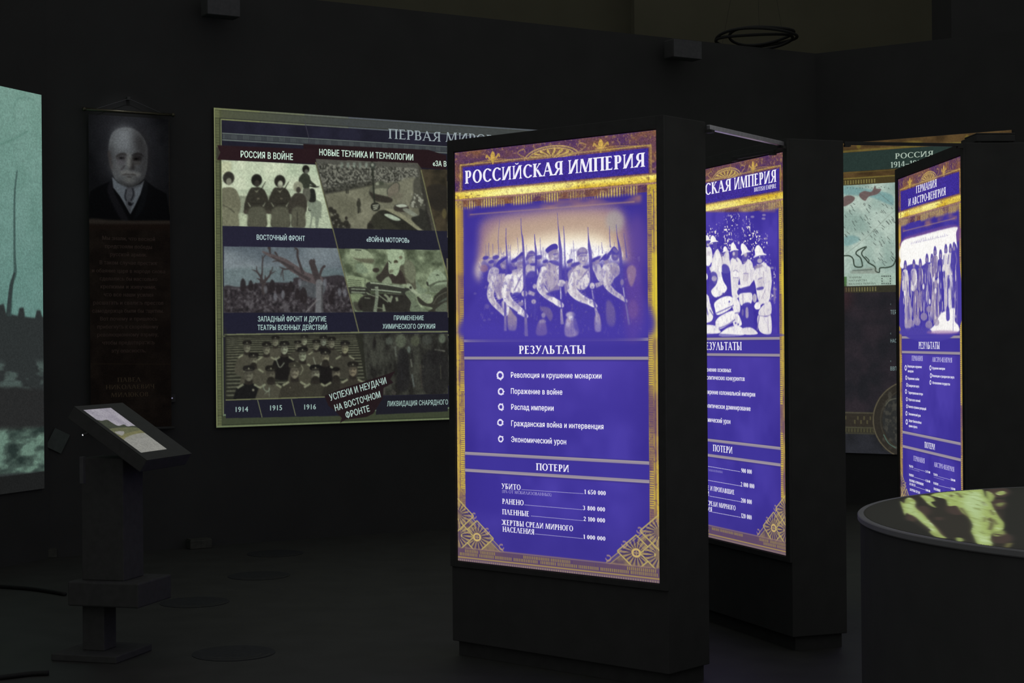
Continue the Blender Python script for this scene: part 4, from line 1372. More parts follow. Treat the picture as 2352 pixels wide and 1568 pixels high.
def rr_ring(c, x, y, r):
    V, Fs = [], []
    for k in range(22):
        an = 2 * math.pi * k / 22
        for q in (1.0, .55):
            V.append(np.array(c.c(x + r * .42 * q * math.cos(an), y + r * 1.1 * q * math.sin(an))) / c.k)
    for k in range(22):
        a_, b_ = 2 * k, 2 * ((k + 1) % 22)
        Fs.append((a_, b_, b_ + 1, a_ + 1))
    c.faces(V, Fs, (224, 220, 244))


# ------------------------------------------------------------------ the big projected picture on the back wall
NB = np.array((WB[1], -WB[0]))                                   # back wall normal, into the hall
NRW = np.array((WR[1], -WR[0]))
NLW = np.array((-WL[1], WL[0])); NLW = NLW if NLW[0] > 0 else -NLW


def wall_hit(x, y, p, n, off):
    """Where the sight line through a point of the photograph meets the wall face through p."""
    d = ray(x, y)
    n3, p3 = np.array((*n, 0)), np.array((*(p + n * off), 0))
    return EYEP + d * (((p3 - EYEP) @ n3) / (d @ n3))


q0, q1 = wall_hit(491, 247, CL, NB, .025), wall_hit(500, 982, CL, NB, .025)
P_WAR = Panel(q0, (*WB, 0), 4.5, q0[2] - q1[2])
W1, W2 = (480, 230, 2251 / 560), (480, 600, 2195 / 560)
F1, F2, F3, F4, F5, F6 = (500, 360, 8.4), (720, 360, 7.587), (505, 560, 7.237), (770, 560, 8.977), (510, 760, 6.357), (820, 760, 7.467)


def paint_war():
    c = Canvas(P_WAR, 280, (32, 31, 46))
    h, w = c.h, c.w
    one = np.ones((h, w))
    c.tex(one, (29, 29, 42), (36, 35, 54), 60, 3, 3)
    c.design()
    # fluted border
    G = lambda t: np.array((116, 124, 74)) * (1 - t) + np.array((84, 92, 100)) * t
    c.R(0, 0, 1, .037, (58, 62, 52)); c.R(0, 0, .0135, 1, (60, 66, 42)); c.R(0, .962, 1, 1, (48, 56, 38)); c.R(.9865, 0, 1, 1, (58, 64, 50))
    for k in range(420):
        x = k / 420
        t = min(x * 4, 1)
        c.R(x, .008, x + .0011, .030, G(t) * .9)
        c.R(x, .966, x + .0011, .990, (74, 84, 54))
    for k in range(250):
        y = k / 250
        c.R(.003, y, .0095, y + .002, (112, 120, 70))
    for e in ((0, 0, 1, .006), (.013, .033, .987, .037)):
        for i in range(12):
            x0, x1 = max(e[0], i / 12), min(e[2], (i + 1) / 12)
            c.R(x0, e[1], x1, e[3], G(min(i / 3, 1)))
    c.R(0, 0, .002, 1, (134, 142, 84)); c.R(.0118, .034, .0135, .965, (120, 130, 84))
    c.R(0, .994, 1, 1, (106, 122, 76)); c.R(.0125, .958, .9875, .964, (98, 122, 92))
    # heading field
    c.R(.0145, .039, .9855, .077, (33, 33, 50))
    c.R(.0145, .077, .9855, .101, (46, 50, 58))
    for k in range(400):
        x = .016 + k / 400 * .97
        c.R(x, .081, x + .001, .095, (88, 98, 98))
    c.R(.0145, .077, .9855, .0795, (98, 110, 106)); c.R(.0145, .0975, .9855, .101, (98, 110, 106))
    c.tex(c.mask([(.0145, .039), (.9855, .039), (.9855, .077), (.0145, .077)]), (31, 30, 45), (42, 41, 63), 40, 8, a=.7)
    # hidden right part: more pictures of the same kind
    for i, (x0, x1) in enumerate(((.445, .72), (.725, .985))):
        for j, (y0, y1) in enumerate(((.195, .385), (.455, .655))):
            c.tex(c.mask([(x0, y0), (x1, y0), (x1, y1), (x0, y1)]), (52, 46, 34), (112, 108, 82), 40, 60 + i * 2 + j, 4)
    c.tex(c.mask([(.25, .725), (.985, .725), (.985, .885), (.25, .885)]), (36, 36, 36), (96, 96, 80), 34, 66, 4, sx=.6)
    c.R(.014, .712, .986, .7165, (112, 120, 82))
    c.frame(*W1)
    # dark red ribbons
    c.P([(78, 415), (130, 420), (985, 455), (985, 585), (75, 548), (100, 490)], (46, 26, 31), 1, .8, False)
    c.P([(872, 405), (2025, 458), (2190, 510), (2190, 640), (1925, 618), (1925, 580), (980, 545), (980, 455), (872, 450)], (42, 25, 29), 1, .8, False)
    c.P([(75, 430), (105, 480), (80, 540), (68, 540), (68, 430)], (66, 70, 52), 1, 0, False)
    c.tex(c.mask([(75, 410), (2190, 500), (2190, 640), (75, 560)]), (44, 24, 29), (52, 30, 34), 20, 9, a=.25)
    # picture 1: men in fur hats
    c.frame(*F1)
    m = c.mask([(74, 60), (1890, 150), (2215, 1385), (92, 1335)])
    c.clip = m
    c.P([(74, 60), (1890, 150), (2215, 1385), (92, 1335)], (190, 208, 164), 1, 0, False)
    c.tex(m, (176, 198, 158), (204, 218, 178), 60, 12)
    c.P([(80, 100), (260, 110), (230, 330), (90, 330)], (196, 196, 142), .6, 18)
    c.P([(400, 640), (1500, 620), (1500, 740), (400, 720)], (156, 176, 140), .6, 14)
    c.P([(420, 745), (1900, 830), (2215, 1385), (92, 1335), (92, 760)], (118, 128, 100), .75, 8)
    c.P([(1700, 1000), (2080, 860), (2215, 1385), (1690, 1370)], (182, 200, 160), .9, 6)
    c.P([(400, 1100), (560, 1120), (560, 1340), (410, 1330)], (176, 192, 150), .9, 5)
    c.P([(930, 1120), (1060, 1080), (1010, 1350), (920, 1350)], (186, 202, 158), .9, 5)
    for i in range(60):
        x, y = random.uniform(1690, 2190), random.uniform(1000, 1370)
        c.S([(x, y), (x + 60, y + 6)], 8, (110, 124, 100), .5, 1)
    D, K = (58, 58, 46), (34, 33, 28)
    # horse and rider
    c.P([(1760, 850), (1900, 840), (2000, 900), (1990, 1180), (1960, 1180), (1930, 1380), (1890, 1380), (1880, 1180), (1830, 1180), (1800, 1370), (1770, 1370), (1800, 1150), (1750, 980)], (122, 136, 112), .9, 4)
    c.P([(1780, 620), (1870, 640), (1890, 850), (1770, 870), (1750, 760)], (40, 42, 36), 1, 3)
    c.P([(1650, 620), (1760, 580), (1790, 760), (1740, 860), (1650, 830)], (92, 94, 78), 1, 4)
    c.P([(1560, 460), (1620, 340), (1700, 310), (1770, 370), (1800, 460), (1900, 550), (1860, 570), (1780, 530), (1770, 590), (1650, 600)], (54, 60, 46), 1, 3)
    c.S([(1780, 560), (1880, 580), (1960, 575)], [26, 30, 10], K, 1, 2)
    c.E(1700, 240, 70, 80, K, 1, 3); c.E(1712, 285, 36, 44, (98, 104, 88), .9, 4)
    c.S([(1755, 990), (1760, 1040), (1800, 1030)], 14, K, .9, 2)
    # four standing
    for x, hy, hr, l, faint in ((210, 410, 112, (52, 50, 42), 1), (752, 450, 106, K, 0), (1200, 470, 108, (42, 40, 34), 0), (1550, 580, 95, (146, 150, 118), 0)):
        body = (112, 112, 84) if faint else ((54, 52, 42) if x < 1400 else (62, 58, 48))
        sw = 230 if x < 1400 else 170
        c.P([(x - sw * .55, 620 if x < 1400 else 740), (x - 40, 590 if x < 1400 else 700), (x + 60, 590 if x < 1400 else 700), (x + sw * .7, 660 if x < 1400 else 740), (x + sw, 860), (x + sw * .98, 1020), (x + sw * .8, 1120), (x + sw * .78, 1350), (x - sw * .68, 1345), (x - sw * .7, 1120), (x - sw * 1.05, 1080), (x - sw * .98, 860)], body, 1, 4)
        c.P([(x - sw * .6, 1000), (x + sw * .7, 1000), (x + sw * .75, 1350), (x - sw * .66, 1345)], (104, 106, 82) if not faint else (124, 126, 94), .65, 14)
        c.E(x, hy, hr, hr * 1.12, l, 1, 5)
        c.E(x + 8, hy + hr * .62, hr * .48, hr * .62, (128, 130, 106) if x < 300 or x == 1200 else (58, 54, 46), .95, 4)
        if x == 1200:
            c.E(x + 10, hy + 50, 44, 60, (170, 178, 146), .9, 6); c.S([(1180, 560), (1230, 565)], 10, (90, 90, 74), .7, 3)
        if x in (752, 1200):
            c.P([(x - 90, 600), (x - 10, 660), (x + 80, 600), (x + 40, 640), (x, 690), (x - 40, 650)], (150, 152, 116), .8, 4)
            c.S([(x + 80, 640), (x + 175, 475)], [22, 10], (44, 42, 34), .95, 2)
            for sx in (-1, 1):
                c.S([(x + sx * 170, 880), (x + sx * 120, 960)], [10, 26], (160, 168, 134), .7, 4)
                c.E(x + sx * 215, 1060, 40, 40, (74, 68, 56), .9, 5)
            c.S([(x - 120, 900), (x + 130, 900)], 26, (40, 38, 32), .6, 5)
            c.E(x + 30, 805, 26, 18, (116, 110, 86), .7, 4)
    c.S([(90, 930), (220, 990), (330, 1080)], 26, (84, 84, 64), .8, 4)
    c.S([(1540, 1060), (1535, 1340)], 16, (40, 38, 32), .7, 5)
    c.grain(m, .09, 3, 14)
    c.grain(m, .10, 2, 15)
    c.soften(m, .6)
    # picture 2: tanks on a square
    c.frame(*F2)
    c.clip = None
    m2 = c.mask([(40, 40), (1815, 110), (1880, 200), (2150, 1290), (345, 1240)])
    c.clip = m2
    c.tex(m2, (104, 104, 80), (128, 128, 100), 40, 17)
    c.P([(40, 30), (1820, 110), (1850, 360), (1480, 440), (1080, 470), (200, 650), (100, 300)], (84, 84, 74), 1, 8, False)
    crowd = c.mask([(60, 110), (1830, 200), (1850, 340), (1480, 430), (1100, 470), (200, 640)], 5)
    nn = vnoise(h, w, 3.2, 2, 19)
    c.comp(0, 0, crowd * np.clip((nn - .5) * 6, 0, 1), np.array((140, 142, 122)) / 255, .75)
    c.comp(0, 0, crowd * np.clip((.46 - nn) * 6, 0, 1), np.array((44, 46, 38)) / 255, .8)
    c.P([(190, 560), (1020, 420), (1020, 500), (200, 650)], (46, 46, 38), .6, 10)
    for x in (470, 580, 690, 790, 900):
        c.R(x, 100, x + 45, 190, (140, 160, 140), .6, 4)
    c.P([(1450, 470), (1800, 380), (1750, 900), (1500, 900)], (124, 124, 98), .8, 14)
    c.P([(1060, 470), (1150, 420), (1330, 480), (1440, 430), (1490, 480), (1490, 600), (1380, 700), (1080, 700), (970, 660), (980, 560)], (90, 93, 74), 1, 4)
    c.P([(1080, 560), (1290, 560), (1300, 680), (1080, 650)], (140, 144, 112), .8, 6)
    c.P([(1290, 560), (1440, 440), (1500, 500), (1490, 600), (1350, 700), (1300, 690)], (118, 110, 90), .9, 4)
    c.S([(1290, 660), (1295, 560), (1430, 445), (1495, 490), (1490, 600)], 14, (62, 68, 56), .9, 3)
    c.P([(1130, 430), (1210, 430), (1220, 480), (1150, 490)], (66, 72, 56), .9, 4); c.P([(1090, 450), (1140, 440), (1140, 490), (1090, 490)], (166, 176, 140), .7, 5)
    c.P([(970, 600), (1060, 640), (1360, 720), (1330, 800), (1060, 760)], (54, 50, 42), .95, 7)
    c.P([(1360, 640), (1560, 640), (1500, 760)], (110, 104, 84), .6, 14)
    c.S([(1020, 70), (1030, 200), (1045, 500), (1070, 900)], [26, 34, 26, 30], (46, 50, 40), 1, 2)
    c.P([(985, 110), (1070, 110), (1080, 170), (1040, 210), (990, 180)], (62, 70, 60), 1, 3); c.E(1030, 140, 24, 30, (160, 166, 144), .8, 4)
    c.E(1080, 870, 84, 76, (44, 46, 38), 1, 2)
    for k in range(3): c.S([(1030 + k * 8, 850 + k * 34), (1140 - k * 12, 838 + k * 30)], 18, (176, 182, 150), .95, 1.5)
    c.S([(790, 740), (788, 960)], [40, 40], (58, 58, 46), 1, 4); c.E(788, 820, 38, 70, (58, 58, 46), 1, 3); c.E(788, 745, 16, 22, (72, 70, 58), 1, 3)
    c.S([(775, 890), (778, 990)], 14, (58, 58, 46), 1, 2); c.S([(815, 890), (822, 975)], 14, (58, 58, 46), 1, 2)
    for x, y in ((575, 620), (605, 620)): c.S([(x, y - 60), (x, y + 20)], 20, (46, 46, 38), .9, 3)
    c.P([(1020, 1060), (1090, 980), (1180, 930), (1300, 940), (1500, 1040), (1700, 1200), (1800, 1285), (1020, 1250)], (54, 54, 42), 1, 3)
    c.P([(1130, 950), (1280, 950), (1700, 1170), (1820, 1285), (1560, 1285), (1180, 1000)], (40, 40, 34), .7, 6)
    c.P([(1240, 910), (1380, 920), (1640, 1060), (1920, 1285), (1830, 1285), (1560, 1090), (1330, 960)], (140, 140, 104), 1, 2)
    for k in range(9): c.S([(1580 + k * 34, 1080 + k * 22), (1650 + k * 34, 1066 + k * 24)], 6, (96, 96, 72), .8, 1)
    c.P([(1230, 1010), (1340, 1000), (1520, 1095), (1400, 1105)], (166, 186, 154), 1, 2)
    c.P([(1420, 840), (1560, 820), (1650, 860), (1640, 960), (1420, 940)], (62, 56, 48), 1, 4); c.P([(1430, 845), (1560, 825), (1640, 860), (1510, 880)], (180, 194, 166), .95, 2)
    c.P([(1560, 930), (1640, 900), (1850, 1040), (1780, 1060)], (132, 140, 118), .9, 4)
    c.P([(1840, 900), (1960, 890), (2060, 1280), (1920, 1285), (1700, 1080), (1840, 1010)], (46, 46, 40), .95, 5)
    c.P([(1740, 430), (1860, 380), (1990, 900), (1850, 900), (1680, 860), (1740, 650)], (74, 74, 62), .9, 8)
    lm = c.mask([(1700, 640), (1920, 640), (1980, 880), (1700, 880)], 6)
    c.comp(0, 0, lm * np.clip((vnoise(h, w, 5, 2, 21) - .5) * 6, 0, 1), np.array((166, 170, 146)) / 255, .8)
    c.P([(1830, 190), (1880, 200), (2150, 1290), (2020, 1290)], (46, 44, 40), .7, 10)
    for x, y, r in ((300, 920, 46), (360, 960, 44), (400, 1040, 50), (330, 1080, 44), (420, 1130, 60), (360, 1200, 60), (490, 1200, 60), (570, 1160, 50), (600, 1210, 50), (980, 1190, 44), (990, 1240, 60)):
        c.E(x, y, r, r * 1.1, (44, 42, 36), .9, 5)
    for x, y in ((320, 1010), (375, 1000), (400, 1100), (440, 1180), (520, 1210), (350, 1160)): c.E(x, y, 18, 14, (150, 150, 126), .6, 4)
    c.E(572, 1070, 24, 34, (50, 46, 40), 1, 3); c.E(992, 1135, 18, 20, (60, 54, 46), 1, 3)
    c.grain(m2, .09, 3, 22)
    c.grain(m2, .10, 2, 23)
    c.soften(m2, .7)
    c.clip = None
    m = c.mask([(1870, 215), (2330, 225), (2330, 1300), (2150, 1300)])
    c.clip = m
    c.tex(m, (44, 40, 30), (74, 64, 44), 30, 24)
    c.P([(1980, 520), (2320, 520), (2330, 900), (2070, 900)], (46, 42, 36), .8, 12)
    c.E(2280, 990, 40, 90, (112, 100, 52), .6, 10)
    c.clip = None
    # navy caption bands
    c.frame(*W1)
    NV = (38, 37, 60)
    c.P([(125, 1160), (1130, 1185), (1190, 1368), (132, 1350)], NV, 1, .5, False)
    c.P([(1145, 1187), (2200, 1208), (2200, 1385), (1195, 1368)], (35, 35, 54), 1, .5, False)
    # picture 3: blasted trees
    c.frame(*F3)
    m = c.mask([(65, 40), (1955, 68), (2235, 1140), (65, 1145)])
    c.clip = m
    c.tex(m, (82, 96, 106), (122, 136, 142), 70, 26, 3, sx=2.2)
    c.P([(60, 420), (2000, 420), (2080, 560), (1200, 640), (60, 720)], (88, 112, 112), .55, 24)
    c.P([(60, 715), (330, 715), (700, 640), (1180, 640), (1260, 560), (1700, 545), (2100, 570), (2240, 1150), (60, 1150)], (58, 52, 56), 1, 5)
    gm = c.mask([(65, 740), (2130, 620), (2235, 1140), (65, 1140)], 6)
    nn = vnoise(h, w, 6, 3, 27)
    c.comp(0, 0, gm * np.clip((nn - .52) * 5, 0, 1), np.array((98, 94, 98)) / 255, .7)
    c.comp(0, 0, gm * np.clip((.44 - nn) * 5, 0, 1), np.array((34, 31, 34)) / 255, .8)
    c.P([(1340, 620), (1720, 600), (1740, 800), (1600, 900), (1380, 820)], (92, 104, 108), .6, 14)
    T, TD = (92, 80, 80), (52, 46, 46)
    c.S([(715, 130), (830, 185), (960, 240), (1080, 300), (1200, 390), (1330, 470), (1420, 540), (1640, 600)], [30, 60, 80, 110, 130, 130, 140, 160], T, 1, 2.5)
    c.S([(850, 210), (1080, 330), (1320, 500), (1500, 600)], [16, 30, 40, 60], TD, .7, 6)
    for pts, wd in (([(820, 60), (830, 110), (840, 170)], [50, 34, 26]), ([(920, 140), (960, 200)], [30, 26]), ([(870, 300), (960, 280), (1060, 310), (1180, 380)], [14, 22, 22, 40]), ([(990, 380), (1060, 415), (1130, 415), (1220, 390)], [10, 26, 26, 40]), ([(1050, 420), (1045, 480), (1060, 610)], [20, 16, 10]), ([(1040, 430), (1020, 500), (1015, 550)], [16, 14, 10]), ([(1240, 60), (1290, 100), (1290, 200), (1330, 340), (1380, 480)], [20, 34, 36, 38, 46]), ([(1270, 75), (1240, 110)], [14, 8]), ([(1525, 300), (1560, 400), (1600, 520), (1640, 640)], [90, 100, 100, 90]), ([(1560, 240), (1570, 300)], [10, 40]), ([(1740, 370), (1700, 410), (1660, 520)], [40, 40, 40]), ([(700, 630), (690, 560), (705, 450), (712, 260), (760, 180)], [70, 44, 24, 20, 14]), ([(715, 260), (705, 190)], [16, 10]), ([(690, 560), (610, 460), (530, 425)], [36, 22, 8]), ([(640, 490), (615, 440), (612, 365)], [20, 18, 10]), ([(740, 620), (830, 520), (880, 380)], [50, 26, 10]), ([(840, 500), (930, 450)], [22, 8]), ([(830, 520), (840, 430)], [20, 12]), ([(750, 600), (755, 520)], [30, 14]), ([(700, 610), (615, 570)], [30, 14]), ([(730, 640), (740, 800)], [70, 90])):
        c.S(pts, wd, (66, 58, 58), 1, 2)
    c.S([(1650, 640), (1655, 800), (1650, 1140)], [110, 110, 130], (108, 110, 112), 1, 4)
    c.S([(1700, 680), (1700, 1140)], 24, (60, 58, 60), .8, 6)
    c.S([(1430, 1135), (1610, 940)], 22, (116, 112, 112), .9, 3)
    for x, y, r in ((385, 660, 55), (515, 680, 48), (600, 690, 30), (870, 680, 55), (970, 730, 44), (1070, 720, 36), (1180, 700, 50), (1110, 800, 60), (1390, 830, 70), (1290, 820, 50), (780, 740, 46), (1880, 800, 40), (1850, 900, 50)):
        c.P([(x - r * .3, y - r * 1.5), (x + r * .2, y - r * 1.5), (x + r * .8, y - r * .3), (x + r * .7, y + r * 1.9), (x - r * .7, y + r * 1.9), (x - r * .8, y - r * .2)], (44, 38, 40), .92, 4)
    for x, y in ((1050, 840), (920, 880), (760, 760), (1990, 800), (2080, 820), (1750, 640), (1330, 640)): c.E(x, y, 30, 70, (120, 124, 132), .6, 6)
    for i in range(60):
        x, y, dx, dy = random.uniform(80, 2180), random.uniform(850, 1130), random.uniform(20, 60), random.uniform(-60, 20)
        c.S([(x, y), (x + dx, y + dy)], 6, (112, 106, 108), .5, 1.5)
    c.grain(m, .09, 3, 28)
    c.grain(m, .10, 2, 29)
    c.soften(m, .6)
    c.clip = None
    # picture 4: masked machine gunners
    c.frame(*F4)
    m = c.mask([(60, 95), (2170, 125), (2305, 560), (2305, 1400), (400, 1400)])
    c.clip = m
    c.tex(m, (74, 86, 60), (146, 166, 122), 26, 31, 3)
    L, Md, Dk = (156, 180, 136), (112, 126, 92), (42, 42, 36)
    c.P([(330, 120), (480, 95), (640, 130), (760, 230), (790, 310), (700, 390), (480, 360), (360, 290), (300, 190)], (146, 164, 122), 1, 3); c.P([(360, 280), (500, 300), (780, 310), (760, 400), (520, 370)], (92, 92, 68), .9, 8); c.S([(410, 120), (540, 135)], 20, (50, 56, 44), .9, 4)
    c.P([(430, 420), (560, 420), (680, 540), (640, 600), (460, 590)], (120, 142, 108), .8, 6)
    c.E(840, 540, 70, 50, (54, 46, 40), .9, 6)
    c.P([(850, 680), (960, 560), (1080, 360), (1150, 330), (1400, 440), (1480, 330), (1600, 400), (1660, 560), (1650, 740), (1720, 880), (1560, 960), (1450, 830), (980, 800)], (86, 86, 66), 1, 4)
    c.P([(840, 690), (950, 590), (1090, 370), (1120, 640), (1050, 740), (940, 790)], (58, 54, 46), .95, 5)
    c.P([(1430, 350), (1500, 330), (1610, 420), (1660, 560), (1640, 760), (1560, 800), (1440, 640)], (112, 120, 90), .9, 8)
    c.P([(1120, 640), (1330, 540), (1430, 700), (1440, 820), (1170, 800)], (58, 50, 44), .95, 6)
    c.P([(1100, 110), (1370, 120), (1430, 260), (1420, 400), (1340, 450), (1310, 580), (1250, 660), (1180, 620), (1110, 600), (1095, 400)], L, 1, 3)
    c.E(1250, 370, 46, 40, (70, 66, 46), 1, 4); c.E(1250, 400, 30, 12, (190, 206, 166), .8, 3); c.E(1350, 280, 36, 34, (96, 84, 62), .8, 6); c.S([(1100, 340), (1155, 400)], 22, (54, 60, 46), .9, 4)
    c.P([(1120, 540), (1200, 530), (1180, 590), (1120, 600)], (84, 80, 60), .7, 6)
    c.P([(200, 670), (540, 690), (720, 770), (720, 880), (540, 910), (280, 880)], (138, 158, 112), 1, 3)
    for k in range(4): c.S([(260, 735 + k * 38), (540, 760 + k * 38)], 14, (66, 74, 54), .85, 2.5)
    c.S([(620, 720), (610, 900)], 20, (84, 94, 70), .8, 4)
    c.P([(280, 890), (620, 900), (700, 960), (700, 1040), (320, 1040)], (48, 48, 42), .95, 4)
    for y in (925, 990): c.S([(330, y), (620, y + 15)], 22, (152, 172, 136), .85, 4)
    c.P([(710, 780), (1450, 900), (1560, 960), (1500, 1120), (1380, 1040), (720, 960)], (54, 56, 48), 1, 3)
    c.S([(720, 800), (1000, 830), (1430, 905)], [30, 26, 16], (164, 186, 144), .95, 3)
    c.S([(740, 940), (1000, 960), (1360, 1000)], [22, 24, 26], (160, 180, 142), .95, 3)
    c.P([(960, 800), (1095, 670), (1165, 820)], (128, 144, 110), 1, 3); c.S([(1180, 850), (1420, 870)], 24, (150, 166, 136), .7, 4)
    c.P([(300, 1050), (560, 1040), (610, 1280), (560, 1390), (400, 1380)], (122, 142, 96), .9, 8); c.P([(370, 1190), (540, 1240), (540, 1380), (420, 1360)], (54, 50, 46), .8, 12)
    c.P([(600, 1060), (1560, 1060), (1640, 1250), (1560, 1400), (580, 1400)], (40, 36, 34), .9, 9)
    c.S([(850, 880), (860, 1060), (850, 1180), (820, 1400)], [70, 66, 64, 70], (136, 154, 122), .95, 3)
    for k in range(14): c.S([(805 - max(k - 7, 0) * 3, 920 + k * 34), (880 - max(k - 7, 0) * 3, 926 + k * 34)], 10, (56, 60, 50), .85, 1.5)
    for pts, wd in (([(640, 1000), (760, 1060), (880, 1090)], 20), ([(890, 1050), (1090, 1200)], 22), ([(1010, 1040), (1090, 1110), (1100, 1180)], [40, 50, 40]), ([(1170, 1070), (1120, 1200)], [50, 60]), ([(990, 1240), (1010, 1390)], [30, 70]), ([(1260, 1100), (1280, 1180)], 50), ([(600, 1110), (720, 1120)], 18), ([(850, 1310), (980, 1330)], 18), ([(640, 1000), (700, 1050)], 14)):
        c.S(pts, wd, (130, 144, 110), .9, 4)
    c.P([(1440, 1020), (1540, 960), (1650, 1050), (1660, 1180), (1760, 1300), (1920, 1400), (1560, 1400), (1560, 1200)], (104, 120, 90), 1, 4)
    c.P([(1470, 830), (1560, 830), (1620, 930), (1700, 1000), (1760, 1090), (1690, 1050), (1560, 970)], (150, 166, 130), .95, 4); c.E(1555, 900, 26, 30, Dk, .9, 4)
    c.S([(1640, 1300), (1720, 1260)], 16, (54, 60, 46), .8, 4)
    c.P([(1660, 740), (1780, 900), (1900, 930), (1850, 1010), (1700, 1000)], (116, 136, 104), .9, 6)
    c.P([(1760, 1040), (1960, 1040), (1980, 1090), (1890, 1200), (1800, 1140)], (128, 144, 112), .9, 4)
    c.P([(1890, 780), (1940, 650), (2070, 530), (2200, 590), (2310, 740), (2310, 920), (2130, 1000), (1960, 990), (1930, 880)], (140, 162, 124), 1, 4)
    c.S([(1940, 880), (2100, 790), (2300, 760)], [60, 30, 40], (66, 72, 54), .8, 6); c.P([(1960, 880), (2300, 830), (2300, 900), (2100, 990), (1970, 980)], (92, 104, 78), .8, 10); c.P([(2070, 650), (2110, 625), (2150, 655)], (60, 68, 52), .9, 3)
    c.P([(1880, 780), (1910, 790), (1930, 870), (1890, 850)], Dk, .9, 3)
    c.P([(2310, 900), (2310, 1400), (1920, 1400), (2010, 1320), (1760, 1250), (1690, 1080), (1880, 1220), (2000, 1200), (2060, 1060)], (52, 50, 42), .95, 5)
    c.S([(2020, 1240), (2120, 1080), (2300, 990)], 16, (108, 110, 88), .7, 4)
    c.P([(2060, 1380), (2200, 1240), (2310, 1210), (2310, 1400)], (96, 108, 84), .9, 5); c.P([(2100, 1230), (2310, 1090), (2310, 1150), (2160, 1210)], (84, 96, 80), .8, 5)
    c.grain(m, .09, 3, 33)
    c.grain(m, .10, 2, 34)
    c.soften(m, .5)
    c.clip = None
    # lower caption bands
    c.frame(*W2)
    c.P([(135, 465), (1305, 462), (1350, 628), (138, 655)], (33, 33, 54), 1, .6, False)
    c.P([(1315, 460), (2150, 458), (2150, 632), (1355, 638)], (33, 32, 50), 1, .6, False)
    c.S([(138, 660), (1350, 640), (2150, 632)], 13, (124, 132, 84), .9, .6, False)
    # picture 5: the officers on the steps
    c.frame(*F5)
    m = c.mask([(45, 62), (2000, 45), (2110, 640), (2140, 720), (1500, 970), (45, 1010)])
    c.P([(45, 62), (2060, 40), (2180, 760), (1500, 980), (45, 1015)], (44, 45, 36), 1, 0, False)
    for k in range(22):
        y = 90 + k * 24 + k * k * .9
        if y > 990: break
        c.S([(60, y + 8), (260 + k * 4, y), (1950 + k * 8, y - 26)], 9 + k * .6, (116, 118, 88) if k < 14 else (104, 108, 82), .85, 1.5, False)
    c.P([(190, 60), (1950, 45), (1900, 110), (220, 110)], (44, 42, 36), .4, 8)

    def officer(x, y, s, coat, cap=(32, 30, 27), face=(118, 120, 92), bands=True, beard=False):
        """x, y: the chin; s: face height."""
        c.P([(x - s * 1.25, y + s * .95), (x - s * .5, y + s * .35), (x + s * .5, y + s * .35), (x + s * 1.25, y + s * .95), (x + s * 1.4, y + s * 2.9), (x - s * 1.4, y + s * 2.9)], coat, 1, 3)
        c.P([(x - s * .3, y - s * .1), (x + s * .3, y - s * .1), (x + s * .34, y + s * .4), (x - s * .34, y + s * .4)], (46, 42, 36), 1, 3)
        c.E(x, y - s * .48, s * .40, s * .60, face, 1, 3)
        c.P([(x - s * .42, y - s * .86), (x + s * .42, y - s * .86), (x + s * .36, y - s * .62), (x - s * .36, y - s * .62)], (54, 50, 42), .6, 8)
        c.P([(x - s * .42, y - s * .8), (x - s * .16, y - s * .6), (x - s * .2, y), (x - s * .4, y - s * .2)], (62, 58, 48), .6, 10)
        for sx in (-1, 1): c.E(x + sx * s * .17, y - s * .58, s * .08, s * .05, (48, 44, 36), .8, 2)
        c.S([(x - s * .2, y - s * .2), (x, y - s * .27), (x + s * .2, y - s * .2)], s * .1, (52, 46, 38), .7, 4)
        if beard: c.E(x, y - s * .08, s * .34, s * .24, (38, 35, 30), .95, 4)
        if cap is not None:
            c.P([(x - s * .58, y - s * 1.14), (x - s * .38, y - s * 1.40), (x + s * .38, y - s * 1.42), (x + s * .60, y - s * 1.16), (x + s * .40, y - s * .90), (x - s * .40, y - s * .88)], cap, 1, 2.5)
            c.S([(x - s * .36, y - s * 1.0), (x + s * .36, y - s * 1.02)], s * .1, (72, 70, 56), .7, 3)
            c.E(x, y - s * 1.12, s * .08, s * .08, (150, 152, 118), .8, 2)
        else:
            c.E(x, y - s * .95, s * .42, s * .24, (30, 28, 26), 1, 3)
        if bands:
            for sx in (-1, 1): c.S([(x + sx * s * .52, y + s * .42), (x + sx * s * 1.12, y + s * .78)], s * .2, (142, 148, 110), .85, 2.5)
    GR, BL, MID = (76, 74, 58), (30, 28, 27), (64, 62, 50)
    for a in ((780, 210, 100, GR), (1200, 195, 100, GR, (38, 36, 32), (134, 142, 108)), (1105, 265, 90, MID), (1480, 205, 100, BL, (34, 32, 30), (120, 130, 106)), (1600, 235, 105, MID)):
        officer(*a, bands=False)
    for a in ((365, 300, 115, GR), (650, 330, 120, (82, 80, 62)), (910, 325, 125, BL, (32, 30, 28), (146, 156, 122)), (1375, 265, 100, GR), (1795, 315, 120, MID, (34, 32, 30), (136, 136, 96))):
        officer(*a)
    officer(460, 500, 130, GR, beard=True)
    for px in (740, 1290):
        c.S([(px + 40, 380), (px + 100, 530), (px + 170, 460)], 14, (142, 150, 122), .8, 3)
    officer(1175, 425, 135, (72, 70, 54), (30, 29, 27), (136, 146, 112))
    c.S([(1090, 440), (1180, 540), (1140, 640)], 14, (134, 138, 106), .7, 3)
    officer(1510, 460, 135, BL, (32, 30, 28), (130, 128, 96), beard=True)
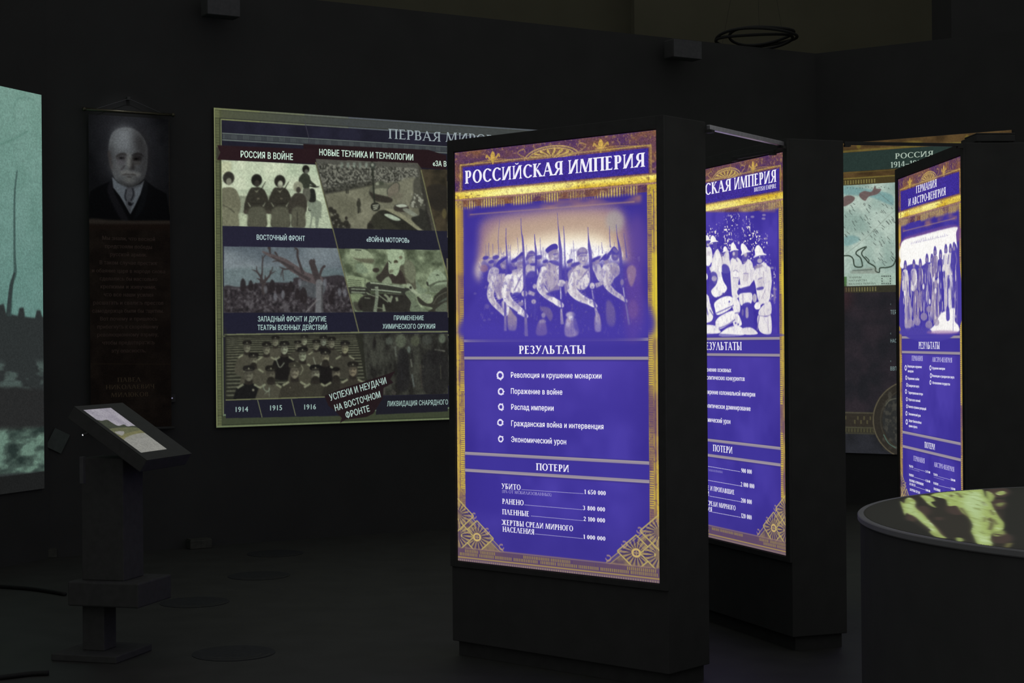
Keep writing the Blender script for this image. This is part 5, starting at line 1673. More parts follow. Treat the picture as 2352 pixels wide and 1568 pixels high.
    for a, kw in (((390, 715, 150, (28, 28, 28), (34, 32, 30), (104, 104, 82)), {}), ((715, 715, 150, GR, (34, 32, 28), (96, 94, 74)), dict(beard=True)), ((1060, 675, 155, (58, 55, 44), (58, 56, 44), (120, 116, 90)), {}), ((1365, 705, 150, (60, 58, 46), (28, 27, 26), (128, 132, 104)), dict(beard=True)), ((1665, 690, 140, (48, 45, 38), None, (112, 108, 84)), dict(beard=True)), ((1910, 645, 140, (58, 54, 44), (34, 32, 28), (122, 112, 84)), {})):
        officer(*a, **kw)
    c.S([(600, 780), (620, 860), (680, 880), (690, 820)], 14, (134, 150, 120), .8, 3); c.S([(690, 830), (690, 970)], 10, (134, 150, 120), .7, 3); c.S([(690, 860), (620, 920)], 10, (134, 150, 120), .7, 3)
    c.E(455, 862, 16, 18, (150, 150, 120), .9, 3); c.E(995, 825, 10, 12, (130, 124, 96), .8, 3)
    c.P([(30, 60), (70, 60), (70, 1010), (30, 1010)], (40, 42, 34), .5, 8)
    c.grain(m, .09, 3, 35)
    c.grain(m, .10, 2, 36)
    c.soften(m, .6)
    # picture 6: dim workshop
    c.frame(*F6)
    m = c.mask([(90, 52), (1560, 42), (1560, 1075), (440, 1105), (160, 800)])
    c.tex(m, (38, 37, 34), (64, 66, 56), 30, 37, 3, sx=.5)
    for x, y, rx, ry, l in ((750, 170, 90, 110, (88, 98, 76)), (550, 170, 60, 70, (76, 84, 72)), (1000, 170, 80, 90, (78, 84, 62)), (1460, 130, 60, 80, (96, 110, 88)), (1200, 150, 90, 90, (66, 70, 62)), (890, 320, 26, 60, (104, 120, 108))):
        c.E(x, y, rx, ry, l, .8, 12)
    for x0, y0, x1, y1, wd, l in ((650, 260, 670, 440, 30, (88, 94, 82)), (920, 480, 945, 620, 26, (96, 100, 86)), (940, 740, 980, 960, 30, (88, 98, 92)), (1130, 580, 1140, 640, 22, (130, 134, 104)), (1430, 580, 1440, 830, 18, (132, 134, 92)), (1330, 320, 1510, 345, 26, (100, 102, 88)), (1090, 580, 1120, 980, 40, (66, 62, 52)), (765, 640, 770, 830, 16, (80, 80, 88)), (470, 970, 470, 1090, 24, (80, 76, 68)), (600, 1030, 660, 1080, 60, (66, 62, 56))):
        c.S([(x0, y0), (x1, y1)], wd, l, .8, 5, False)
    c.P([(720, 330), (860, 340), (900, 640), (880, 1000), (700, 1000), (690, 640)], (36, 35, 36), .8, 14)
    c.P([(1150, 400), (1520, 400), (1540, 1000), (1150, 1040)], (36, 35, 36), .7, 16)
    c.grain(m, .16, 3, 38)
    c.frame(*W2)
    c.P([(1520, 1215), (2150, 1195), (2150, 1350), (1500, 1380)], (31, 31, 42), 1, .8, False)
    c.P([(150, 1255), (1045, 1225), (1200, 1390), (152, 1412)], (32, 32, 48), 1, .6, False)
    c.S([(150, 1248), (1045, 1220)], 9, (122, 128, 78), .9, .5, False)
    for x0, x1, y0, y1 in ((438, 478, 1248, 1405), (742, 780, 1238, 1390)):
        c.S([(x0, y0), (x1, y1)], 8, (112, 118, 76), .9, .5, False)
    # the torn dark red label
    c.P([(1040, 1210), (1180, 1150), (1590, 1020), (1680, 985), (1630, 1060), (1660, 1090), (1570, 1140), (1565, 1230), (1480, 1370), (1420, 1400), (1230, 1425), (1180, 1455), (1195, 1410), (1130, 1340), (1075, 1300)], (40, 26, 30), 1, .8, False)
    # slanted gold dividers
    c.frame(0, 0, 1)
    for pts in ([(725, 372), (772, 555), (824, 762)], [(967, 390), (1006, 552), (1029, 640), (1060, 762)]):
        c.S(pts, 2.2, (126, 128, 74), .9, .4, False)
    c.S([(700, 278), (712, 328)], 1.5, (70, 68, 82), .8, .4, False)
    c.frame(0, 0, 1)
    c.grain(one, .06, 3, 39)
    lum = c.img @ np.array((.30, .55, .15))
    c.img = np.clip((c.img * .72 + lum[..., None] * .28) * .95, 0, 1)
    # lettering
    TX, TW = (190, 216, 206), (198, 222, 206)
    c.frame(*W1)
    k = c.text('ПЕРВАЯ', (1657, 353), (2145, 384), (1659, 264), (150, 162, 166), a='flat', wt=.72)
    c.frame(0, 0, 1)
    c.text('МИРОВАЯ ВОЙНА', (1024, 325.5), None, (1024, 303.2), (150, 162, 166), xs=k, wt=.72)
    c.frame(*W1)
    for s_, l, r, top in (('РОССИЯ В ВОЙНЕ', (292, 527), (775, 551), (292, 466)), ('НОВЫЕ ТЕХНИКА И ТЕХНОЛОГИИ', (1018, 508), (1885, 546), (1018, 449)), ('«ЗА В', (2065, 606), (2192, 612), (2065, 556))):
        c.text(s_, l, r, top, TW, 'sans', a='flat', wt=1.3)
    for s_, l, r, top in (('ВОСТОЧНЫЙ ФРОНТ', (440, 1287), (885, 1294), (440, 1240)), ('«ВОЙНА МОТОРОВ»', (1453, 1305), (1850, 1312), (1453, 1261))):
        c.text(s_, l, r, top, (172, 196, 196), 'sans', a='flat', wt=1.3)
    c.frame(*W2)
    for s_, l, r, top in (('ЗАПАДНЫЙ ФРОНТ И ДРУГИЕ', (440, 541), (1056, 537), (440, 494)), ('ТЕАТРЫ ВОЕННЫХ ДЕЙСТВИЙ', (437, 618), (1063, 612), (437, 571)), ('ПРИМЕНЕНИЕ', (1664, 529), (1933, 528), (1664, 487)), ('ХИМИЧЕСКОГО ОРУЖИЯ', (1563, 607), (2036, 603), (1563, 563))):
        c.text(s_, l, r, top, (160, 188, 184), 'sans', a='flat', wt=1.1)
    for s_, l, r, top in (('1914', (240, 1355), (352, 1350), (240, 1308)), ('1915', (550, 1342), (658, 1337), (550, 1294)), ('1916', (857, 1333), (963, 1329), (857, 1286)), ('ЛИКВИДАЦИЯ СНАРЯДНОГО', (1603, 1304), (2152, 1284), (1603, 1258))):
        c.text(s_, l, r, top, (146, 172, 166), 'sans', a='flat', wt=1.1)
    for s_, l, r, hh in (('УСПЕХИ И НЕУДАЧИ', (1092, 1256), (1600, 1098), 60), ('НА ВОСТОЧНОМ', (1138, 1348), (1548, 1222), 58), ('ФРОНТЕ', (1236, 1413), (1450, 1348), 58)):
        c.text(s_, l, r, (l[0], l[1] - hh), (166, 190, 182), 'sans', wt=1.2)
    return c


# ------------------------------------------------------------------ the film projected on the left-hand wall
va, vb = wall_hit(95, 218, CL, NLW, .02), wall_hit(107, 1121, CL, NLW, .02)
P_FILM = Panel(np.array((*(va[:2] + WL * 1.3), va[2])), (*(-WL), 0), 1.3, va[2] - vb[2])


def paint_film():
    c = Canvas(P_FILM, 330, (104, 146, 132))
    h, w = c.h, c.w
    one = np.ones((h, w))
    yy = np.linspace(0, 1, h)[:, None] * one
    t = np.clip(yy / .58, 0, 1)[..., None]
    c.img = (np.array((118, 152, 140)) * (1 - t) + np.array((88, 124, 118)) * t) / 255
    c.tex(one, (94, 130, 118), (116, 150, 140), 50, 3, 3, a=.3)
    c.frame(0, 180, 1.615)
    c.S([(-300, 330), (0, 245), (105, 195)], 7, (82, 118, 106), .6, 3)
    c.S([(50, 110), (70, 72), (130, 80)], 5, (92, 126, 116), .6, 3)
    c.P([(-700, 830), (-200, 850), (0, 840), (14, 835), (22, 870), (66, 880), (72, 850), (88, 850), (92, 884), (130, 888), (136, 860), (150, 860), (156, 884), (180, 884), (180, 1600), (-700, 1600)], (44, 48, 48), 1, 3, False)
    c.S([(64, 340), (54, 440), (54, 640), (56, 720), (42, 770), (34, 880)], [4, 6, 8, 12, 14, 18], (60, 82, 78), .95, 2)
    c.S([(54, 720), (40, 780), (30, 880)], [6, 12, 16], (48, 56, 56), .9, 2)
    gm = c.mask([(-700, 1040), (180, 1040), (180, 1460), (-700, 1540)], 4)
    nn = vnoise(h, w, 22, 3, 7, 2.4)
    up = c.mask([(-700, 1050), (180, 1050), (180, 1150), (-700, 1160)], 8)
    lo = c.mask([(-700, 1300), (180, 1290), (180, 1455), (-700, 1520)], 4)
    c.comp(0, 0, up * np.clip((nn - .46) * 5, 0, 1), np.array((88, 106, 100)) / 255, .6)
    c.comp(0, 0, lo, np.array((66, 84, 76)) / 255, .8)
    c.comp(0, 0, lo * np.clip((nn - .48) * 6, 0, 1), np.array((112, 142, 126)) / 255, .7)
    c.comp(0, 0, lo * np.clip((.44 - nn) * 6, 0, 1), np.array((32, 42, 40)) / 255, .8)
    c.P([(-700, 1165), (180, 1155), (180, 1290), (-700, 1300)], (38, 38, 38), .8, 6)
    c.P([(-700, 1530), (0, 1478), (180, 1455), (180, 1620), (-700, 1700)], (29, 30, 30), 1, 1, False)
    c.grain(one, .12, 3, 8)
    return c


# ------------------------------------------------------------------ the map on the right-hand wall
ma, mb = wall_hit(2324, 298, CR, NRW, .02), wall_hit(1950, 1040, CR, NRW, .02)
mw = float((ma[:2] - (CR + NRW * .02)) @ WR) - .03
P_MAP = Panel(np.array((*(ma[:2] - WR * mw), ma[2])), (*WR, 0), mw, ma[2] - mb[2])


def paint_map():
    c = Canvas(P_MAP, 260, (38, 40, 44))
    h, w = c.h, c.w
    one = np.ones((h, w))
    c.tex(one, (32, 33, 36), (42, 43, 48), 40, 3)
    c.design()
    c.tex(c.mask([(0, 0), (1, 0), (1, .135), (0, .135)]), (62, 48, 30), (90, 70, 42), 22, 4, sx=2)
    c.E(.5, .020, .06, .009, (122, 108, 44), .8, 3)
    for x in (.22, .78): c.P([(x, .004), (x + .012, .013), (x, .022), (x - .012, .013)], (112, 98, 40), .8, 1)
    c.R(0, .0245, 1, .0295, (112, 102, 48), .8, 1)
    c.R(.015, .031, .985, .093, (40, 54, 50))
    c.R(0, .095, 1, .098, (96, 84, 42), .8)
    c.R(0, .113, 1, .117, (124, 112, 54), .9, .6)
    c.R(0, .117, 1, .137, (70, 60, 36))
    for k in range(70):
        if (k // 11) % 3 == 2: continue
        c.R(k / 70, .121, k / 70 + .007, .134, (120, 112, 66))
    m = c.mask([(.0, .137), (1, .137), (1, .462), (0, .462)])
    c.tex(m, (140, 164, 154), (176, 194, 182), 50, 6)
    c.frame(1920, 280, 3.5625)
    TEAL, BR, LN = (112, 152, 152), (104, 86, 84), (62, 70, 66)
    c.P([(60, 520), (200, 540), (340, 560), (460, 600), (470, 680), (400, 660), (300, 620), (180, 600), (60, 590)], TEAL, .8, 6)
    c.P([(70, 940), (150, 930), (200, 960), (140, 1000), (70, 1010)], TEAL, .7, 6)
    c.P([(60, 620), (110, 600), (155, 620), (130, 660), (60, 690)], BR, .95, 2)
    c.P([(190, 590), (230, 565), (290, 570), (320, 520), (330, 545), (370, 550), (340, 590), (270, 610), (240, 645), (200, 620)], BR, .95, 2)
    rr = random.Random(5)
    for i in range(150):
        x, y = rr.uniform(60, 900), rr.uniform(650, 1150)
        if x < 300 and y > 960: continue
        L = rr.uniform(16, 40)
        c.S([(x, y), (x + L * .7, y + L * rr.uniform(.5, 1.1))], 4.5, LN, .75, 1)
    for i in range(14):
        c.E(90 + i * 26 + rr.uniform(-6, 6), 535 + rr.uniform(-6, 10), 4, 4, LN, .8, 1)
    c.S([(470, 730), (230, 960), (80, 1080)], 4, (124, 134, 124), .6, 1)
    c.S([(330, 560), (470, 680)], 4, (90, 100, 94), .6, 1)
    K = (44, 56, 46)
    c.S([(60, 1095), (110, 1095), (140, 1120), (155, 1180), (210, 1185), (215, 1160), (200, 1110), (165, 1080), (180, 1050), (250, 1020), (215, 1060), (215, 1090), (250, 1130), (265, 1150), (320, 1185), (325, 1220), (355, 1230), (360, 1195), (420, 1190), (470, 1170), (520, 1100), (700, 1120)], 10, K, .95, 1.2)
    c.S([(265, 1150), (270, 1130), (240, 1100)], 8, K, .9, 1)
    c.P([(140, 1215), (310, 1190), (330, 1240), (130, 1240)], (116, 116, 104), .4, 6)
    for x in range(140, 300, 11): c.E(x, 1215 - (x - 140) * .05, 3.5, 5, LN, .9, .8)
    c.P([(60, 1245), (470, 1238), (900, 1232), (900, 1335), (60, 1355)], (158, 180, 166), 1, .8, False)
    c.R(60, 1265, 88, 1350, (70, 110, 62), .9, 1)
    for k in range(5):
        for j in range(4):
            if k in (0, 4) or j in (0, 3): c.R(372 + k * 17, 1256 + j * 20, 382 + k * 17, 1267 + j * 20, LN, .9, .5)
    c.design()
    c.R(0, .462, 1, .484, (52, 50, 40))
    for k in range(70):
        if (k // 11) % 3 == 2: continue
        c.R(k / 70, .466, k / 70 + .007, .480, (104, 100, 66))
    c.tex(c.mask([(0, .484), (1, .484), (1, .868), (0, .868)]), (33, 33, 37), (45, 40, 45), 46, 9)
    c.E(.08, .50, .1, .05, (62, 38, 40), .5, 12)
    c.E(.06, .56, .06, .02, (66, 36, 40), .5, 9)
    for y, l in ((.868, (80, 76, 58)), (.915, (76, 74, 54)), (.934, (64, 62, 48))):
        c.R(0, y, 1, y + .004, l, .9, .6)
    c.R(0, .872, 1, .915, (48, 44, 38)); c.R(0, .919, 1, .934, (50, 48, 40))
    for k in range(60):
        c.R(k / 60, .920, k / 60 + .008, .932, (72, 70, 50), .8)
        if k % 9 > 1: c.R(k / 60, .880 + .013 * (k % 2), k / 60 + .008, .892 + .013 * (k % 2), (80, 76, 54), .8)
    c.frame(1920, 700, 3.5625)
    c.E(640, 940, 345, 330, (46, 43, 38), 1, 1.5)
    t = np.linspace(0, 2 * math.pi, 50)
    for r, wd, l in ((335, 9, (92, 86, 68)), (275, 7, (62, 60, 52))):
        c.S([(640 + r * math.cos(i), 940 + r * .97 * math.sin(i)) for i in t], wd, l, .9, 1.2, False)
    c.E(640, 940, 262, 255, (44, 45, 44), 1, 2)
    dm = c.mask([(380, 700), (900, 700), (900, 1180), (380, 1180)], 10)
    c.comp(0, 0, dm * np.clip((vnoise(h, w, 9, 3, 12) - .52) * 5, 0, 1), np.array((74, 72, 64)) / 255, .6)
    c.S([(390, 1060), (430, 1130), (490, 1170)], 7, (86, 116, 104), .9, 1.2)
    c.S([(400, 830), (440, 780), (495, 765)], 8, (92, 92, 78), .8, 1.5)
    c.grain(one, .08, 3, 13)
    c.map = None
    c.frame(1920, 280, 3.5625)
    k = c.text('РОССИЯ', (485, 302), (800, 275), (485, 258), (170, 186, 172), a='flat', wt=.85)
    c.text('1914–1917', (449, 374), None, (449, 328), (166, 184, 172), xs=k * .86, wt=.8)
    for s_, y, x1 in (('ГРАНИЦЫ', 1280, 210), ('ГОСУДАРСТВА', 1306, 255), ('НА КОНЕЦ ПЕРИОДА', 1333, 326)):
        c.text(s_, (106, y), (x1, y), (106, y - 15), (92, 104, 94), a='flat')
    c.frame(1920, 700, 3.5625)
    for s_, x, y, cap in (('с', 446, 8 - 208 + 200, 14), ('ТЕРРИТОРИИ', 446, 76, 34), ('с', 446, 240, 16), ('НАСЕЛЕНИЕ', 446, 308, 30), ('с', 446, 466, 16), ('ВВП', 446, 536, 32)):
        c.text(s_, (x, y), None, (x, y - cap), (112, 132, 132), 'sans', xs=.62)
    return c


# ------------------------------------------------------------------ the portrait banner
ba, bb_ = wall_hit(203, 262, CL, NB, .05), wall_hit(389, 275, CL, NB, .05)
bz = wall_hit(205, 985, CL, NB, .05)
P_BAN = Panel(ba, (*WB, 0), float(np.linalg.norm((bb_ - ba)[:2])), ba[2] - bz[2])


def paint_banner():
    c = Canvas(P_BAN, 380, (44, 38, 36))
    h, w = c.h, c.w
    one = np.ones((h, w))
    c.tex(one, (52, 44, 40), (66, 56, 50), 40, 3)
    c.frame(180, 210, 4.9)
    m = c.mask([(90, 255), (1030, 270), (1030, 1450), (95, 1440)])
    c.tex(m, (44, 44, 48), (60, 60, 64), 60, 4)
    c.P([(280, 300), (820, 300), (880, 700), (800, 1000), (320, 1000), (240, 700)], (88, 88, 94), .6, 110)
    for x, y0, y1 in ((100, 255, 1450), (1025, 270, 1450)):
        c.S([(x, y0), (x + 4, y1)], 10, (92, 80, 62), .7, 2)
    # coat
    c.P([(90, 1450), (130, 1130), (200, 1080), (380, 1000), (740, 990), (860, 1080), (990, 1150), (1040, 1450)], (34, 34, 37), 1, 4, False)
    c.P([(380, 990), (400, 1130), (560, 1440), (480, 1440), (330, 1130)], (62, 60, 66), .8, 8)
    c.P([(740, 1000), (700, 1200), (620, 1440), (740, 1300), (780, 1050)], (44, 46, 50), .8, 8)
    c.P([(380, 960), (392, 1080), (470, 1180), (585, 1380), (640, 1280), (700, 1150), (742, 1000), (700, 1040), (570, 1080), (450, 1030)], (188, 196, 206), 1, 3, False)
    c.P([(545, 1080), (620, 1080), (640, 1180), (600, 1250), (585, 1370), (540, 1280), (530, 1180)], (150, 152, 160), 1, 3)
    for pts in ([(610, 1090), (620, 1160), (590, 1230)], [(540, 1100), (525, 1180), (540, 1230)], [(560, 1240), (590, 1280), (620, 1250)]):
        c.S(pts, 16, (62, 62, 70), .85, 4)
    c.E(580, 1265, 22, 20, (44, 44, 50), .8, 3)
    # head
    c.P([(345, 760), (340, 600), (380, 470), (460, 415), (550, 403), (640, 430), (720, 500), (775, 620), (780, 760), (765, 900), (730, 990), (660, 1050), (580, 1072), (490, 1050), (410, 980), (372, 880)], (158, 160, 162), 1, 5)
    c.P([(430, 420), (560, 405), (620, 470), (600, 640), (480, 660), (400, 600), (410, 500)], (214, 218, 222), .9, 70)
    c.P([(640, 440), (740, 520), (785, 700), (770, 900), (720, 1000), (640, 1030), (700, 880), (690, 700), (640, 600)], (70, 66, 66), .9, 75)
    c.P([(345, 640), (372, 600), (380, 720), (400, 900), (372, 880), (340, 760)], (88, 86, 90), .8, 40)
    c.P([(330, 690), (360, 680), (385, 860), (360, 850)], (116, 108, 106), .9, 8)
    c.E(485, 745, 66, 38, (112, 106, 108), .8, 10); c.E(655, 752, 62, 40, (62, 56, 56), .85, 10)
    c.S([(420, 742), (455, 712), (510, 702), (550, 722)], [10, 22, 26, 14], (84, 78, 76), .8, 7)
    c.S([(600, 722), (650, 702), (700, 706), (735, 732)], [14, 26, 22, 10], (58, 52, 52), .8, 7)
    c.E(487, 750, 38, 13, (72, 66, 68), .9, 5); c.E(650, 758, 36, 13, (42, 38, 38), .9, 5)
    c.S([(440, 790), (490, 806), (540, 784)], 8, (104, 98, 102), .7, 5); c.S([(620, 800), (665, 812), (710, 788)], 8, (72, 66, 66), .7, 5)
    c.E(480, 750, 12, 10, (30, 28, 30), .9, 3); c.E(650, 760, 12, 10, (26, 24, 26), .9, 3)
    c.E(480, 800, 56, 30, (150, 144, 150), .7, 10); c.E(660, 805, 40, 26, (122, 116, 110), .7, 9)
    c.P([(550, 720), (590, 720), (610, 830), (590, 860), (545, 850)], (214, 212, 206), .9, 24)
    c.P([(590, 740), (640, 860), (600, 890), (540, 870), (590, 860)], (64, 56, 54), .8, 22)
    c.S([(525, 830), (480, 885)], [10, 22], (84, 72, 78), .8, 6)
    c.E(440, 860, 60, 80, (178, 176, 176), .7, 60)
    c.P([(470, 900), (560, 880), (600, 900), (700, 920), (680, 960), (600, 940), (520, 945), (480, 940)], (200, 198, 194), .9, 16)
    c.S([(495, 940), (540, 930), (575, 936), (620, 934), (650, 945)], [8, 16, 12, 16, 8], (86, 78, 74), .8, 6)
    c.E(570, 990, 60, 40, (190, 188, 182), .8, 36); c.S([(550, 960), (600, 965)], 14, (92, 84, 80), .7, 5)
    c.S([(450, 1000), (540, 1055), (640, 1060), (720, 1000)], [14, 24, 28, 20], (54, 50, 50), .8, 24)
    c.P([(130, 1430), (350, 1445), (600, 1455), (900, 1455), (1030, 1460), (1030, 1500), (90, 1500)], (104, 92, 84), .9, 10)
    c.soften(one, .8)
    c.R(90, 1490, 1040, 1560, (66, 52, 46), .9, 14)
    c.grain(one, .1, 3, 5)
    c.frame(180, 500, 784 / 240)
    TC = (128, 108, 100)
    for s_, x0, x1, y in (('Мы знали, что весной', 180, 575, 165), ('предстояли победы', 200, 552, 226), ('русской армии.', 238, 512, 287), ('В таком случае престиж', 160, 592, 348), ('и обаяние царя в народе снова', 102, 650, 409), ('сделались бы настолько', 160, 592, 469), ('крепкими и живучими,', 166, 582, 529), ('что все наши усилия', 192, 562, 589), ('расшатать и свалить престол', 112, 636, 650), ('самодержца были бы тщетны.', 104, 640, 711), ('Вот почему и пришлось', 164, 592, 771), ('прибегнуть к скорейшему', 142, 600, 831), ('революционному взрыву,', 142, 600, 891), ('чтобы предотвратить', 180, 572, 951), ('эту опасность.', 248, 506, 1012)):
        c.text(s_, (x0, y), (x1, y + 3), (x0, y - 29), TC, 'sans', a='flat', wt=1.3)
    for s_, x0, x1, y in (('ПАВЕЛ', 292, 470, 1232), ('НИКОЛАЕВИЧ', 205, 572, 1288), ('МИЛЮКОВ', 245, 528, 1346)):
        c.text(s_, (x0, y), (x1, y + 2), (x0, y - 34), (112, 96, 78), a='flat', wt=.9)
    c.S([(90, 1095), (690, 1098)], 6, (78, 66, 52), .7, 1)
    return c


# ------------------------------------------------------------------ lightboxes
def lightbox(p, paint, mat, label, cols=None, plabel=None):
    """A black cabinet standing on the floor with a backlit print let into its face."""
    ang = math.atan2(p.du[1], p.du[0])
    t = thing('lightbox', (*p.O[:2], 0), ang, label, 'lightbox', 'lit display cabinets')
    bpy.context.view_layer.update()
    W, m, D, top = p.W, .045, .315, 2.53
    zb, zt = p.O[2] - p.H, p.O[2]
    # local frame: x along the face, y into the cabinet; the print lies at y = 0
    b = box(-m, W + m, .004, D, .07, top, .004)
    obj('cabinet', b, MT['cab'], t)
    obj('plinth', box(-m + .02, W + m - .02, .03, D - .02, 0, .07), MT['plinth'], t)
    fr = bmesh.new()
    for x0, x1, z0, z1 in ((-m, -.004, zb - .03, top), (W + .004, W + m, zb - .03, top), (-.004, W + .004, zt + .004, top), (-.004, W + .004, zb - .03, zb - .004)):
        box(x0, x1, -.008, .006, z0, z1, .0015, fr)
    obj('frame', fr, MT['rim'], t)
    obj('back_panel', box(.02, W - .02, D, D + .012, .15, top - .1, .003), MT['rim'], t)
    o = paint().build('printed_panel', mat, t, cols)
    o['label'] = plabel
    return t


def cols_for(p, ppm, segs):
    """Finer columns of the print where the photograph shows them larger."""
    out, w = [], int(p.W * ppm)
    for a, b_, st in segs:
        out.append(np.arange(int(a * w), int(b_ * w), st))
    out.append(np.array([w]))
    return np.concatenate(out)


lightbox(P_RUS, paint_russia, MT['backlit'], 'large black lightbox headed РОССИЙСКАЯ ИМПЕРИЯ, nearest to the viewer', None, 'violet and gold lit print of marching soldiers')
lightbox(P_BRI, paint_britain, MT['backlit'], 'black lightbox ending in BRITISH EMPIRE, half hidden behind the nearest lightbox', cols_for(P_BRI, 440, ((0, .24, 6), (.24, 1, 1))), 'violet and gold lit print of men in white sun helmets')
lightbox(P_GER, paint_germany, MT['backlit'], 'black lightbox headed ГЕРМАНИЯ И АВСТРО-ВЕНГРИЯ, seen edge-on behind the round table', cols_for(P_GER, 440, ((0, 1, 2),)), 'violet and gold lit print of a handwritten old photograph')


def local(p, x, y, z):
    return p.O[:2] + p.du[:2] * x + np.array((-p.du[1], p.du[0])) * y


# thin aluminium rails joining the tops of the two left lightboxes
def rail(p, q, z, r, label, mat):
    d = np.array(q) - np.array(p)
    L = float(np.linalg.norm(d))
    t = thing('top_rail', (p[0], p[1], z), math.atan2(d[1], d[0]), label, 'rail', 'rails between the lightboxes')
    br = obj('bar', box(0, L, -r, r, -r, r, .002), mat, t)
    for x in (.0, L - .03):
        obj('bracket', box(x, x + .03, -r * 1.6, r * 1.6, -r * 2.2, -r, .001), MT['rim'], br)
    return t


ra = local(P_RUS, LW + .06, .315, 0)
rb = local(P_BRI, LW + .03, -.022, 0)
rail(ra, rb, 2.503, .011, 'thin shiny rail running from the nearest lightbox to the next one behind', MT['alu'])
rc = local(P_BRI, LW - .34, -.10, 0)
rail(local(P_BRI, LW + .0, -.05, 0), rc, 2.47, .008, 'dark thin rail along the top of the half hidden lightbox', MT['rim'])

rail(local(P_BRI, LW + .045, .32, 0), local(P_GER, LW + .05, -.01, 0), 2.517, .008, 'black rail running from the half hidden lightbox to the right-hand lightbox', MT['rim'])

# small flat device lying on the far right lightbox
gd = P_GER.du
q = local(P_GER, LW + .02, .07, 0)
t = thing('media_player', (q[0], q[1], 2.53), math.atan2(gd[1], gd[0]), 'small flat black device on top of the right-hand lightbox', 'device')
cs_ = obj('casing', box(-.26, .0, .0, .20, 0.008, .044, .004), MT['rim'], t)
for x in (-.24, -.02):
    for y in (.02, .18):
        obj('foot', box(x - .008, x + .008, y - .008, y + .008, 0, .008), MT['plinth'], cs_)
obj('lid', box(-.20, .0, .0, .20, .044, .052, .003), MT['rim'], t)


# ------------------------------------------------------------------ projected pictures and banner
def wallpic(p, paint, name, label, cat, mat, cols=None, thick=.012, edge='rim'):
    ang = math.atan2(p.du[1], p.du[0])
    t = thing(name, (*p.O[:2], p.O[2] - p.H), ang, label, cat)
    bpy.context.view_layer.update()
    obj('backing_board', box(0, p.W, .001, thick, 0, p.H, .001), MT[edge], t)
    o = paint().build('picture', mat, t, cols)
    return t


wallpic(P_WAR, paint_war, 'projection_screen', 'wide wall screen headed ПЕРВАЯ МИРОВАЯ with rows of old war photographs', 'screen', MT['projected'], cols_for(P_WAR, 280, ((0, .455, 1), (.455, 1, 6))))
wallpic(P_FILM, paint_film, 'projection_screen', 'pale green film of a bare tree at the left edge of the photo', 'screen', MT['projected'], cols_for(P_FILM, 330, ((0, .5, 4), (.5, 1, 1))))
wallpic(P_MAP, paint_map, 'projection_screen', 'wall screen headed РОССИЯ showing a map behind the right-hand lightbox', 'screen', MT['projected'], cols_for(P_MAP, 260, ((0, 1, 1),)))

ang = math.atan2(WB[1], WB[0])
t = thing('hanging_banner', (*P_BAN.O[:2], P_BAN.O[2] - P_BAN.H), ang, 'tall dark banner with the portrait of a moustached man, on the black wall', 'banner')
bpy.context.view_layer.update()
o = paint_banner().build('printed_cloth', MT['paper'], t)
W, H = P_BAN.W, P_BAN.H
obj('cloth_back', box(0, W, .0015, .004, 0, H), MT['rim'], t)
rod = obj('top_rod', tube([(-.03, .004, H + .035), (W + .03, .004, H + .035)], .011, 12), MT['rod'], t, True)
obj('bottom_rod', tube([(-.02, .004, -.012), (W + .02, .004, -.012)], .012, 12), MT['rim'], t, True)
obj('hanging_cord', tube([(.05, .006, H + .04), (W * .5, .012, H + .135), (W - .05, .006, H + .04)], .0025, 6), MT['grey'], t)
for x in (-.03, W + .03):
    b = bmesh.new(); bmesh.ops.create_uvsphere(b, u_segments=12, v_segments=8, radius=.016)
    bmesh.ops.translate(b, verts=b.verts, vec=(x, .004, H + .035))
    obj('rod_end', b, MT['rod'], rod, True)
b = box(W * .5 - .012, W * .5 + .012, .008, .042, H + .125, H + .15, .002)
obj('hook', b, MT['rim'], t)

# ------------------------------------------------------------------ round table with its burning map
TC, TR, TZ = (2.578, 5.762), 1.342, .90
t = thing('round_table', (*TC, 0), 0, 'big black drum table with a round grey top at the right edge', 'table')
bpy.context.view_layer.update()
b, rings = lathe([(TR - .05, 0), (TR - .05, .06), (TR - .012, .06), (TR - .010, TZ - .02)], 128)
b.faces.new(rings[0][::-1]); b.faces.new(rings[-1])
obj('drum', b, MT['drum'], t, False)
b, rings = lathe([(TR - .003, TZ - .022), (TR, TZ - .018), (TR, TZ - .003), (TR - .003, TZ), (TR - .022, TZ), (TR - .022, TZ - .022)], 200)
obj('edge_band', b, MT['rimt'], t)
b, rings = lathe([(TR - .0225, TZ - .019), (TR - .0225, TZ - .0005)], 200)
b.faces.new(rings[0][::-1]); b.faces.new(rings[-1])
obj('table_top', b, MT['top'], t)
fx0 = at_z(2064, 1190, TZ)[0]
P_FIRE = Panel((1.20, 7.15, TZ + .0003), (1, 0, 0), 1.25, 2.86, (0, -1, 0))


